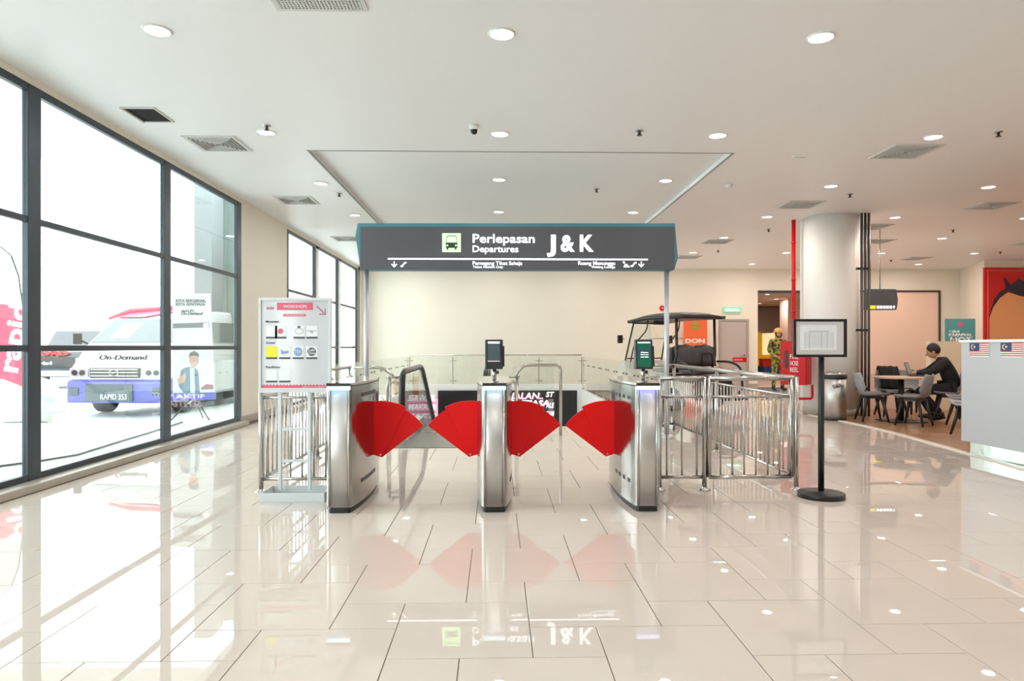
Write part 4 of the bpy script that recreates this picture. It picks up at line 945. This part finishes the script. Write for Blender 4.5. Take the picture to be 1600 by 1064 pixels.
# teal poster
a, b = D(1477, 560, 18.0), D(1524, 498, 18.0); t = thing('teal_poster', 'teal carnival poster stand above the cafe partition', 'poster', ((a.x+b.x)/2, 18.0, 0)); w2 = (b.x-a.x)/2
MB().box((-w2, 0, .3), (w2, .03, b.z)).build('sheet', mat('teal print', rgb(86, 154, 160), .5, var=.08, vscale=2), t); MB().cyl((-w2+.05, .05, 0), (-w2+.05, .05, b.z), .015).cyl((w2-.05, .05, 0), (w2-.05, .05, b.z), .015).build('stand', M_dmetal, t)
MB().cyl((0, -.006, b.z-.15), (0, 0, b.z-.15), .08, n=16).build('emblem', P_mau, t)
def ptx(s, px0, px1, yb, yt, par, Y, m=M_ink): p, q = D(px0, yb, Y), D(px1, yt, Y); text(s, p.x-par.location.x, q.x-par.location.x, p.z, q.z-p.z, -.006, m, par, 'lettering', .04, .004, .1)
ptx('MINI', 1483, 1499, 520, 516.3, t, 18.0); ptx('KARNIVAL', 1482, 1519, 525.5, 520.8, t, 18.0); ptx('MOT', 1484, 1519, 535.5, 526.8, t, 18.0)
# hanging sign
HYs = 13.6; a, b = D(1355, 484, HYs), D(1403, 452.5, HYs); t = thing('hanging_sign', 'dark hanging direction sign with yellow and white symbols beside the conduits', 'sign', ((a.x+b.x)/2, HYs, 0)); w2 = (b.x-a.x)/2
MB().prism([(-w2, a.z), (w2-.03, a.z), (w2-.01, a.z+.1), (w2, b.z-.2), (w2-.03, b.z), (-w2, b.z)], 'y', 0, .14).build('housing', M_dark, t)
MB().box((-w2+.01, .01, b.z), (w2-.04, .13, b.z+.012)).build('teal_edge', M_teal, t)
MB().cyl((w2-.33, .07, b.z), (w2-.33, .07, HC), .01, n=8).cyl((-w2+.1, .07, b.z), (-w2+.1, .07, HC), .01, n=8).build('suspension_rod', M_tube, t)
MB().box((-w2+.02, -.004, a.z+.02), (-w2+.17, 0, a.z+.085)).build('yellow_block', mat('lit yellow', rgb(240, 225, 30), .5, emit=rgb(240, 225, 30), es=.7), t)
for k in range(5):
    x = -w2+.195+.066*k
    MB().box((x, -.004, a.z+.025), (x+.05, 0, a.z+.08)).build('symbol', M_wletter, t)
x = -w2+.195+.066*5; MB().box((x+.018, -.004, a.z+.02), (x+.03, 0, a.z+.07)).prism([(x, a.z+.055), (x+.024, a.z+.09), (x+.048, a.z+.055)], 'y', -.004, 0).build('arrow', M_wletter, t)
# chairs
M_seat = mat('grey shell plastic', rgb(140, 140, 144), .4); M_leg = mat('black chair leg', rgb(40, 36, 36), .45); M_pad = mat('grey seat pad', rgb(120, 120, 126), .6)
def make_chair(label, loc, rz):
    t = thing('shell_chair', label, 'chair', loc, rz, 'grey moulded cafe chairs')
    # local front = -Y, shell loft
    prof = [(-.22, .44, .19), (-.2, .455, .215), (-.05, .44, .23), (.1, .435, .225), (.17, .47, .21), (.21, .56, .215), (.24, .68, .205), (.265, .78, .17), (.268, .805, .14)]
    vs = []; n = 8; th = .012
    for lay in (0, 1):
        for (y, z, w_) in prof:
            for j in range(n+1):
                u = j/n*2-1; curl = .05*abs(u)**3*(1 if z < .5 else .3)
                fy = -.06*abs(u)**2*(1 if z > .47 else 0)
                vs.append((u*w_, y+fy-(th*lay if z > .47 else 0)*-1, z+curl-(th*lay if z <= .5 else 0)))
    k = len(prof)*(n+1); fs = []
    for i in range(len(prof)-1):
        for j in range(n):
            a_ = i*(n+1)+j; fs.append((a_, a_+1, a_+n+2, a_+n+1)); fs.append((k+a_, k+a_+n+1, k+a_+n+2, k+a_+1))
    bd_ = [j for j in range(n+1)]+[i*(n+1)+n for i in range(1, len(prof))]+[(len(prof)-1)*(n+1)+j for j in range(n-1, -1, -1)]+[i*(n+1) for i in range(len(prof)-2, 0, -1)]
    for i in range(len(bd_)): fs.append((bd_[i], bd_[(i+1) % len(bd_)], k+bd_[(i+1) % len(bd_)], k+bd_[i]))
    MB().add(vs, fs, True).build('seat_shell', M_seat, t)
    MB().box((-.17, -.19, .448), (.17, .12, .475)).build('seat_pad', M_pad, t, bevel=.012)
    MB().box((-.15, -.13, .395), (.15, .13, .43)).build('under_frame', M_leg, t)
    for sx in (-1, 1):
        for sy in (-1, 1): MB().tube([(sx*.13, sy*.11, .42), (sx*.2, sy*.2, .012)], [.03, .016], 8).build('leg', M_leg, t)
    return t
def cafe_table(label, loc, r=.4):
    t = thing('cafe_table', label, 'table', loc)
    MB().lathe([(r-.01, .715), (r, .72), (r, .74), (r-.004, .745)], 48).build('table_top', mat('pale oak top', rgb(206, 170, 142), .35, var=.05, vscale=8), t)
    MB().cyl((0, 0, .02), (0, 0, .715), .045, n=18).build('pedestal', M_black, t)
    MB().box((-.28, -.28, .0), (.28, .28, .014)).build('foot_plate', M_black, t, bevel=.003); MB().cyl((0, 0, .70), (0, 0, .715), .15).build('top_plate', M_black, t)
    return t
Zf = .012
TP = Vector((DX(1408, 11.15), 11.15, Zf)); cafe_table('round pale oak cafe table with black pedestal', TP, .41)
ch0 = make_chair('grey shell chair left of the oak table facing right', (DX(1362, 11.1), 11.1, Zf), math.radians(78))
copy_tree(ch0, None, (DX(1428, 10.5), 10.5, Zf), math.radians(218), 'grey shell chair in front of the oak table with its back to the gates')
copy_tree(ch0, None, (DX(1392, 11.95), 11.95, Zf), math.radians(-8), 'grey shell chair behind the oak table carrying a black jacket')
copy_tree(ch0, None, (DX(1428, 12.35), 12.35, Zf), math.radians(5), 'grey shell chair furthest behind the oak table under the laptop')
MP = Vector((DX(1480, 11.25), 11.25, Zf))
copy_tree(ch0, None, MP, math.radians(-118), 'grey shell chair the seated man in black sits on')
copy_tree(ch0, None, (DX(1512, 10.4), 10.4, Zf), math.radians(-80), 'grey shell chair behind the seated man, half hidden by the counter')
copy_tree(ch0, None, (DX(1522, 9.2), 9.2, Zf), math.radians(-95), 'nearest grey shell chair, mostly hidden behind the counter end')
# jacket on the chair back
M_cloth = mat('black cloth', rgb(22, 20, 22), .85, bump=.5, bscale=20)
jx = DX(1392, 11.95)
jk = MB(); NU, NV = 12, 18; vs = []
jp = [(.13, .50), (.15, .62), (.19, .74), (.235, .83), (.27, .865), (.31, .83), (.33, .7), (.34, .5)]
for lay in (0, 1):
    for i in range(NU+1):
        for k in range(NV+1):
            f_ = k/NV*(len(jp)-1); a_ = min(int(f_), len(jp)-2); r_ = f_-a_
            y = jp[a_][0]*(1-r_)+jp[a_+1][0]*r_; z = jp[a_][1]*(1-r_)+jp[a_+1][1]*r_; u = -.12+.34*i/NU
            q = noise.noise(Vector((u*14, f_*1.6, 3)))*.022; cen = Vector((0, y-.25, z-.6)).normalized()
            p_ = Vector((u+.05*(z < .62)*(i/NU), y, z+.03*noise.noise(Vector((u*9, 0, 1)))))+cen*(q+(.028 if lay else .004))
            vs.append(p_)
S_ = (NU+1)*(NV+1); fs = []
for i in range(NU):
    for k in range(NV):
        a_ = i*(NV+1)+k; fs.append((a_, a_+1, a_+NV+2, a_+NV+1)); fs.append((S_+a_, S_+a_+NV+1, S_+a_+NV+2, S_+a_+1))
b_ = [i*(NV+1) for i in range(NU+1)]+[NU*(NV+1)+k for k in range(1, NV+1)]+[i*(NV+1)+NV for i in range(NU-1, -1, -1)]+[k for k in range(NV-1, 0, -1)]
fs += [(b_[i], b_[(i+1) % len(b_)], S_+b_[(i+1) % len(b_)], S_+b_[i]) for i in range(len(b_))]
tag(jk.add(vs, fs, True).build('jacket', M_cloth, loc=(jx, 11.95, Zf), rz=math.radians(-8)), 'black jacket draped over the chair behind the oak table', 'jacket')
# laptop
lp = Vector((DX(1436, 11.28), 11.28, .757+Zf-.01)); t = thing('laptop', 'open black laptop in front of the seated man', 'laptop', lp, math.radians(48))
# front of the laptop faces the man (local -Y towards the user)
MB().box((-.17, -.12, 0), (.17, .12, .016)).build('base', M_black, t, bevel=.004)
MB().prism([(.12, .01), (.19, .23), (.198, .228), (.128, .008)], 'x', -.17, .17).build('screen_lid', M_black, t)
MB().prism([(.119, .022), (.184, .222), (.186, .221), (.121, .021)], 'x', -.158, .158).build('screen', mat('grey screen glow', rgb(110, 108, 110), .2, emit=rgb(110, 108, 112), es=.4), t)
MB().box((-.14, -.03, .016), (.14, .1, .018)).build('keyboard', M_dmetal, t)
# seated man facing the table (towards -X)
M_shirt = mat('black shirt', rgb(20, 20, 24), .8); M_jean = mat('dark trousers', rgb(26, 24, 26), .85)
man = thing('person', 'man in black shirt sitting at the oak table with a laptop', 'person', (MP.x, MP.y, Zf), math.radians(-118))
J = dict(pelvis=(0, .06, .53), waist=(0, .07, .68), chest=(0, -.02, .90), neckb=(0, -.1, 1.03), neck=(0, -.14, 1.07), head=(0, -.17, 1.075),
         shL=(-.19, -.06, .97), elL=(-.26, -.28, .80), wrL=(-.12, -.45, .79), paL=(-.08, -.52, .79), shR=(.19, -.06, .97), elR=(.26, -.26, .80), wrR=(.12, -.45, .79), paR=(.08, -.52, .79),
         hpL=(-.1, -.0, .54), knL=(-.13, -.42, .50), anL=(-.12, -.22, .10), ftL=(-.13, -.38, .05), hpR=(.1, 0, .54), knR=(.14, -.42, .50), anR=(.1, -.1, .10), ftR=(.1, -.26, .05))
figure(man, J, M_skin, M_shirt, M_jean, M_black, M_hair, None, (0, -1, -.45), slim=1.05)
# counter
cy0 = 7.83; CXf = 5.43
ct = thing('service_counter', 'pale grey service counter with flags at the right edge', 'counter', (CXf, cy0, 0))
MB().box((0, -4, .157), (.7, 0, 1.30)).build('body', mat('counter grey laminate', rgb(186, 188, 192), .35), ct, bevel=.004)
MB().box((-.015, -4, 1.30), (.75, .02, 1.33)).build('worktop', mat('white worktop', rgb(232, 232, 232), .3), ct, bevel=.004)
MB().box((.05, -4, .013), (.65, -.08, .157)).build('plinth', mat('mirror steel plinth', rgb(225, 240, 240), .12, 1, bump=.5, bscale=9), ct)
MB().box((.3, -3.9, 0), (.6, -.4, .013)).build('feet', M_black, ct)
M_fr = mat('flag red', rgb(205, 40, 56), .5); M_fb = mat('flag blue', rgb(52, 50, 120), .5); M_fy = mat('flag yellow', rgb(226, 222, 120), .5)
def flag(yc, label):
    t = thing('flag_sticker', label, 'flag', (CXf-.001, yc, 1.14), 0, 'small striped flags on the counter')
    fw_, fh = .31, .155      # runs along -Y (to the right as seen)
    MB().box((-.003, -fw_, 0), (0, 0, fh)).build('field', M_ink, t)
    for k in range(7): MB().box((-.0045, -fw_, fh-(2*k+1)*fh/14), (-.003, 0, fh-2*k*fh/14)).build('stripe', M_fr, t)
    MB().box((-.006, -fw_*.5, fh*.43), (-.0045, 0, fh)).build('canton', M_fb, t)
    c_ = MB(); cy_, cz_ = -.055, fh*.715; pts = [(cy_+.032*math.cos(a_), cz_+.032*math.sin(a_)) for a_ in [math.radians(50+26*i) for i in range(11)]]; pin = [(cy_-.008+.026*math.cos(a_), cz_+.026*math.sin(a_)) for a_ in [math.radians(310-26*i) for i in range(11)]]
    # crescent open to the right of the flag as seen (towards -Y)
    pts = [(2*cy_-y_, z_) for y_, z_ in pts]; pin = [(2*cy_-y_, z_) for y_, z_ in pin]
    pts = [(2*cy_-y_, z_) for y_, z_ in pts]
    ring_ = []
    for i in range(13):
        a_ = math.radians(-50+ (100+180)/12*i); ring_.append(a_)
    out_ = [(cy_+.03*math.cos(a_), cz_+.03*math.sin(a_)) for a_ in [math.radians(-130+260/12*i) for i in range(13)]]
    in_ = [(cy_-.008+.024*math.cos(a_), cz_+.024*math.sin(a_)) for a_ in [math.radians(120-240/12*i) for i in range(13)]]
    c_.prism(out_+in_, 'x', -.0075, -.006); c_.cyl((-.0075, cy_-.028, cz_), (-.006, cy_-.028, cz_), .014, n=14)
    c_.build('crescent_and_star', M_fy, t)
flag(7.68, 'whole striped flag on the counter front, left one'); flag(7.20, 'striped flag on the counter cut by the picture edge, right one')
# ================================================================ NEXT HALL ITEMS
sh = thing('shop_front', 'yellow lit shop front beyond the tall opening', 'shop', (DX(1205, 30.4), 30.4, 0))
MB().box((-1.6, 0, 0), (1.4, .3, 2.5)).build('wall', mat('yellow glowing shop wall', rgb(214, 166, 50), .5, var=.3, vscale=1.2, emit=rgb(230, 170, 50), es=.35), sh)  # emission in the wall colour stands in for shop lighting
for k in range(3): MB().box((-1.2+.8*k, -.04, .9), (-.65+.8*k, 0, 1.9)).build('display_window', mat('warm lit window', rgb(250, 232, 190), .5, emit=rgb(250, 225, 170), es=.9), sh)
for k, (x, c_, nm) in enumerate(((-.5, rgb(20, 90, 70), 'green'), (.25, rgb(40, 90, 150), 'blue'), (.1, rgb(200, 40, 30), 'red'))):
    z0 = 0 if k < 2 else .5
    tag(MB().box((-.35, -.2, 0), (.35, .2, .5 if k < 2 else .3)).box((-.38, -.23, .47 if k < 2 else .27), (.38, .23, .5 if k < 2 else .3)).build('display_crate', mat(nm+' crate', c_, .5), loc=(DX((1193, 1205, 1203)[k], 26), 26+(.6 if k == 0 else 0), z0), bevel=.01), nm+' display crate in the hall beyond the opening', 'crate')
# ================================================================ OUTSIDE
M_conc = mat('pale concrete', rgb(205, 208, 206), .6, var=.08, vscale=.7)
struct(MB().box((-60, -20, -.2), (XW-.25, 60, -.005)).build('ground_outside', M_conc))
cp = struct(MB().box((-13, -6, 4.9), (XW-.25, 13, 5.2)).build('canopy_soffit', mat('canopy soffit', rgb(225, 230, 228), .6)))
struct(MB().box((-13, 12.7, 4.75), (XW-.25, 12.9, 4.9)).build('trim_8', M_white))
# column and annex wall beyond the third pane
t = struct(MB().box((DX(303, 14.5), 14.5, 0), (DX(331, 14.5), 15.1, 4.9)).build('column_outside', mat('grey outside column', rgb(120, 128, 130), .6)))
M_annex = mat('ribbed green grey cladding', rgb(104, 124, 120), .6)
an = MB(); x0, x1 = DX(330, 15.4), -5.35
an.box((x0, 15.4, 0), (x1, 15.6, 4.9))
k = x0
while k < x1: an.box((k, 15.37, .3), (k+.03, 15.4, 4.9)); k += .16
struct(an.build('wall_annex', M_annex)); struct(MB().box((x0, 15.3, 0), (x1, 15.37, .45)).build('baseboard_annex', mat('grey annex kerb', rgb(96, 100, 98), .6)))
# minibus
M_van = mat('van white', rgb(225, 228, 230), .25, coat=.6); M_purp = mat('van blue purple', rgb(92, 94, 180), .35, coat=.5); M_vgl = mat('van glass', rgb(60, 80, 88), .05, spec=.9); M_tyre = mat('tyre', rgb(42, 46, 48), .8)
vp = G(188, 646); van = thing('minibus', 'white minibus with blue purple bumper and red roof flash parked outside', 'van', (DX(184, 12.4), 12.4, 0), math.radians(-3))
prof = [(.02, .26, .86), (-.02, .60, .88), (.0, .88, .87), (.42, 1.30, .86), (1.05, 1.80, .74), (1.6, 2.02, .70), (4.5, 2.02, .70), (4.75, 1.3, .84), (4.75, .3, .84)]
vb = MB(); n = len(prof); vb.add([(-w_, y, z) for y, z, w_ in prof]+[(w_, y, z) for y, z, w_ in prof], [tuple(range(n)), tuple(range(2*n-1, n-1, -1))]+[(i, n+i, n+(i+1) % n, (i+1) % n) for i in range(n)])
vb.build('body', M_van, van, bevel=.06)
def vq(i, u, v, off=.0):   # point on strip i..i+1 ; u -1..1 ; v 0..1
    a_, b_ = prof[i], prof[i+1]; y = a_[0]+(b_[0]-a_[0])*v; z = a_[1]+(b_[1]-a_[1])*v; w_ = a_[2]+(b_[2]-a_[2])*v
    nrm = Vector((0, -(b_[1]-a_[1]), (b_[0]-a_[0]))).normalized(); return Vector((u*w_, y, z))+nrm*off
def vpatch(i, pts, off, nm, m, par=van, th=.012):
    lo = [vq(i, u, v, off-th) for u, v in pts]; hi = [vq(i, u, v, off) for u, v in pts]; k = len(pts)
    return MB().add(lo+hi, [tuple(range(k))[::-1], tuple(range(k, 2*k))]+[(j, (j+1) % k, k+(j+1) % k, k+j) for j in range(k)]).build(nm, m, par)
ws = vpatch(3, [(-.93, .06), (.93, .06), (.9, .97), (-.9, .97)], .012, 'windscreen', M_vgl)
vpatch(3, [(-.6, .2), (-.15, .2), (-.05, .8), (-.55, .8)], .016, 'seat_reflection', mat('pale painted reflection', rgb(170, 180, 186), .3), ws)  # pale patch painted on the windscreen as a reflection
vpatch(4, [(-.9, .02), (-.2, .02), (.4, .55), (.9, .7), (.9, 1), (-.3, 1)], .035, 'roof_flash', mat('red flash', rgb(224, 96, 124), .4))
MB().tube([(-.8, 1.0, 1.80), (-.55, 1.3, 1.97), (.2, 1.5, 2.04), (.75, 1.6, 2.04)], [.03, .05, .05, .04], 8).build('roof_spoiler', MATS['red flash'], van)
bmp = MB().prism([(-.06, .24), (-.07, .62), (.0, .68), (.35, .68), (.35, .24)], 'x', -.9, .9).build('bumper', M_purp, van, bevel=.03)
MB().box((-.55, -.085, .28), (.32, -.05, .58)).build('intake', mat('van intake grey', rgb(92, 104, 108), .5), van, bevel=.01)
text('RAPID 353', -.26, .22, .31, .1, -.095, M_ink, van, 'lettering', .01, .004)
text('On-Demand', -.38, .5, 1.02, .09, .0, M_dmetal, van, 'lettering', .01, .03, .2)
for o in [q for q in kids(van) if q.name.startswith('lettering')][-1:]: o.rotation_euler.x = 0; o.location.y = .06
gr = MB().box((-.48, -.05, .69), (.42, .0, .87)).build('grille', mat('van grille dark', rgb(50, 58, 62), .4), van)
for z in (.73, .79, .845): MB().box((-.46, -.06, z-.008), (.4, -.05, z+.008)).build('grille_bar', M_tube, van)
MB().tube([(-.03+.085*math.cos(a_*PI/12), -.065, .785+.055*math.sin(a_*PI/12)) for a_ in range(24)], .009, 8, closed=True).tube([(-.075, -.065, .755), (-.03, -.065, .785), (.015, -.065, .815)], .009, 8).build('badge', M_tube, van)
for s_ in (-1, 1):
    x = s_*.66-.03*(s_ < 0)
    hl = MB().box((x-.17, -.045, .7), (x+.17, .05, .87)).build('headlamp', mat('lamp housing', rgb(190, 200, 204), .1, .3), van, bevel=.02)
    for dx in (-.07, .07): MB().cyl((x+dx, -.06, .785), (x+dx, -.045, .785), .05, n=16).build('reflector', M_dmetal, hl)
    MB().box((s_*.76-.09, -.08, .38), (s_*.76+.09, -.06, .52)).build('fog_lamp', M_vgl, van, bevel=.01)
    MB().tube([(s_*.86, .5, 1.3), (s_*1.0, .45, 1.38)], .02, 8).box((s_*1.03-.07, .4, 1.3), (s_*1.03+.07, .46, 1.5)).build('mirror', M_tyre, van, bevel=.015)
    MB().prism([(1.3, 1.34), (1.35, 1.75), (4.4, 1.78), (4.5, 1.34)], 'x', s_*.8-.01, s_*.86+.01 if s_ > 0 else s_*.86-.01).build('side_window', M_vgl, van)
    for y in (.85, 3.7):
        wl = MB().tube([(s_*.62, y, .33), (s_*.66, y, .33), (s_*.84, y, .33), (s_*.86, y, .33)], [.27, .33, .33, .27], 28).build('wheel', M_tyre, van)
        MB().cyl((s_*.84, y, .33), (s_*.87, y, .33), .18, n=20).build('hubcap', M_alu, wl)
    MB().cyl((s_*.35, .62, 1.36), (s_*.35-.3, .98, 1.6), .008, n=6).build('wiper', M_black, van)
# pickup
pk = thing('pickup_truck', 'dark pickup truck with red lettering parked behind the minibus', 'truck', (DX(78, 20.5), 20.5, 0), math.radians(4))
M_pk = mat('pickup dark', rgb(44, 52, 56), .3, coat=.4)
MB().prism([(0, .35), (-.04, .75), (.05, 1.12), (1.3, 1.2), (1.9, 1.8), (3.2, 1.82), (3.6, 1.2), (5.2, 1.18), (5.2, .4)], 'x', -.9, .9).build('body', M_pk, pk, bevel=.07)
MB().box((-.75, -.06, .62), (.75, 0, .95)).build('grille', M_black, pk, bevel=.02); MB().box((-.9, -.12, .38), (.9, 0, .55)).build('bumper', M_alu, pk, bevel=.03)
text('FORD', -.45, .55, 1.0, .13, -.05, mat('red van lettering', rgb(190, 40, 40), .4), pk, 'lettering', .04, .05)
text('4x4', -.2, .1, .72, .1, -.075, M_ink, pk, 'lettering', .02, .02)
MB().prism([(1.36, 1.22), (1.92, 1.76), (1.94, 1.74), (1.38, 1.2)], 'x', -.75, .75).build('windscreen', M_vgl, pk)
for s_ in (-1, 1):
    MB().box((s_*.82-.1, -.05, .72), (s_*.82+.08, .05, .92)).build('headlamp', MATS['lamp housing'], pk, bevel=.015)
    for y in (.85, 4.2): MB().tube([(s_*.62, y, .38), (s_*.66, y, .38), (s_*.9, y, .38), (s_*.92, y, .38)], [.3, .38, .38, .3], 24).build('wheel', M_tyre, pk)
# feather flag
fp_ = G(45, 658); ff = thing('feather_flag', 'tall red and white feather flag outside the left window', 'flag', (fp_.x, fp_.y, 0)); FYf = fp_.y
def Fp(px, py): v = D(px, py, FYf); return (v.x-fp_.x, v.z)
pole = [(45, 655), (44, 620), (42, 590), (40, 540), (36, 480), (29, 430), (18, 400), (2, 386), (-15, 384)]
MB().tube([(Fp(*q)[0], 0, max(.02, Fp(*q)[1])) for q in pole], .012, 8).build('pole', M_dmetal, ff)
edge = [(42, 607), (41, 590), (39.5, 540), (35.5, 480), (28.5, 432), (17.5, 402), (2, 388), (-15, 386), (-30, 400), (-32, 600), (4, 592)]
up = [q for q in edge if q[1] <= 480]+[(-30, 470)]; 
low = [(42, 607), (41, 590), (39.5, 540), (35.5, 480), (-30, 470), (-32, 600), (4, 592)]
MB().prism([Fp(*q) for q in [(35.5, 480), (28.5, 432), (17.5, 402), (2, 388), (-15, 386), (-30, 400), (-30, 470)]], 'y', -.004, .004).build('upper_cloth', mat('white flag cloth', rgb(200, 198, 205), .8), ff)
MB().prism([Fp(*q) for q in low], 'y', -.004, .004).build('lower_cloth', mat('red flag cloth', rgb(208, 84, 108), .8), ff)
a0, a1 = Fp(8, 585), Fp(32, 480); o = text('rapid', 0, 1.15, 0, .34, 0, M_ink, ff, 'lettering', .03, .014); o.rotation_euler = (0, math.radians(-80), 0); o.location = (Fp(27, 583)[0], -.007, Fp(27, 583)[1])
tag(MB().tube([(-.25, 0, .06), (.1, .05, .07), (.5, 0, .06)], .07, 10).build('weight_bag', mat('white sand bag', rgb(200, 200, 196), .8), loc=(G(30, 660).x, G(30, 660).y, 0)), 'white weight bag lying at the foot of the feather flag', 'bag')
tag(MB().ball((0, 0, .38), (1.1, .7, .42), 20, 10).box((-1.0, -.5, 0), (1.0, .5, .35)).build('covered_pile', mat('white tarpaulin', rgb(215, 222, 218), .7), loc=(DX(-5, 13), 13, 0)), 'white covered pile behind the feather flag', 'tarpaulin')
# roll-up banner on a tripod
RYb = 11.7; ra, rb_ = D(276, 624, RYb), D(322, 458, RYb); rz_ = 0; ru = thing('display_banner', 'white standing banner with printed man giving a thumbs up on a tripod', 'banner', ((ra.x+rb_.x)/2, RYb, 0))
def Rr(px, py): v = D(px, py, RYb); return (v.x-ru.location.x, v.z)
MB().prism([Rr(270, 459), Rr(328, 458.5), Rr(337, 624), Rr(270, 627)], 'y', 0, .015).build('board', mat('white banner board', rgb(190, 196, 198), .5), ru)
def rpoly(l, nm, m, d=-.003): MB().prism([Rr(*q) for q in l], 'y', d, 0).build(nm, m, ru)
rpoly([(270, 614), (336, 613), (337, 624), (270, 626)], 'footer', M_purp)
rpoly([(270, 505.5), (327, 503.5), (327.5, 511.5), (270, 513)], 'grey_band', mat('grey band', rgb(90, 100, 108), .5))
rpoly([(318, 505), (326, 504.6), (326, 511), (318, 511.4)], 'white_box', M_ink, -.005)
def rt(s, x0, x1, yb, yt, m=M_dmetal, sh=0): p, q = Rr(x0, yb), Rr(x1, yt); text(s, p[0], q[0], p[1], q[1]-p[1], -.006, m, ru, 'lettering', .015, .005, sh)
rt('KITA BERGERAK,', 275, 322, 472, 467.5); rt('KITA SENTIASA', 275, 321, 477.5, 473); rt('rapid KL', 283, 304, 487, 483.5); rt('On-Demand', 283, 317, 492, 487, sh=.2); rt('AKTIF', 276, 320, 622, 616, M_ink)
# printed man (flat print)
rpoly([(279, 603), (283, 578), (290, 574), (303, 573), (310, 580), (312, 614), (287, 614)], 'printed_shirt', mat('print grey blue', rgb(84, 108, 128), .6), -.004)
rpoly([(297, 575), (304, 574), (305, 614), (298, 614)], 'printed_vest', mat('print pale', rgb(175, 190, 190), .6), -.006)
rpoly([(296, 556), (300, 552), (306, 552), (310, 557), (310, 567), (306, 573), (300, 573), (296, 567)], 'printed_face', mat('print skin', rgb(170, 140, 125), .6), -.004)
rpoly([(295, 559), (297, 551), (304, 548), (310, 552), (311, 558), (306, 555), (299, 556)], 'printed_hair', P_dk, -.006)
rpoly([(277, 592), (286, 586), (290, 582), (291, 590), (288, 598), (279, 600)], 'printed_hand', MATS['print skin'], -.007)
rpoly([(314, 606), (322, 600), (333, 601), (334, 608), (315, 609)], 'printed_car', mat('print dark red', rgb(120, 60, 66), .6), -.005)
tp = MB(); c_ = Rr(302, 600); 
for dx, dy in ((-.32, -.15), (.3, -.1), (.02, .3)): tp.cyl((c_[0], .03, .42), (c_[0]+dx, .03+dy, .012), .012, n=8)
tp.cyl((c_[0], .03, .2), (c_[0], .03, 1.2), .014, n=8); tp.cyl((c_[0], .03, .36), (c_[0], .03, .44), .03)
tp.build('tripod', M_dmetal, ru)
# cable on the outside ground
cb = [G(-40, 735), G(60, 722), G(120, 712), G(190, 690), G(230, 678), G(262, 668), G(285, 660)]
tag(MB().tube([(p.x, p.y, .01) for p in cb], .012, 8).build('cable', M_dmetal), 'black cable trailing across the ground outside the window', 'cable')
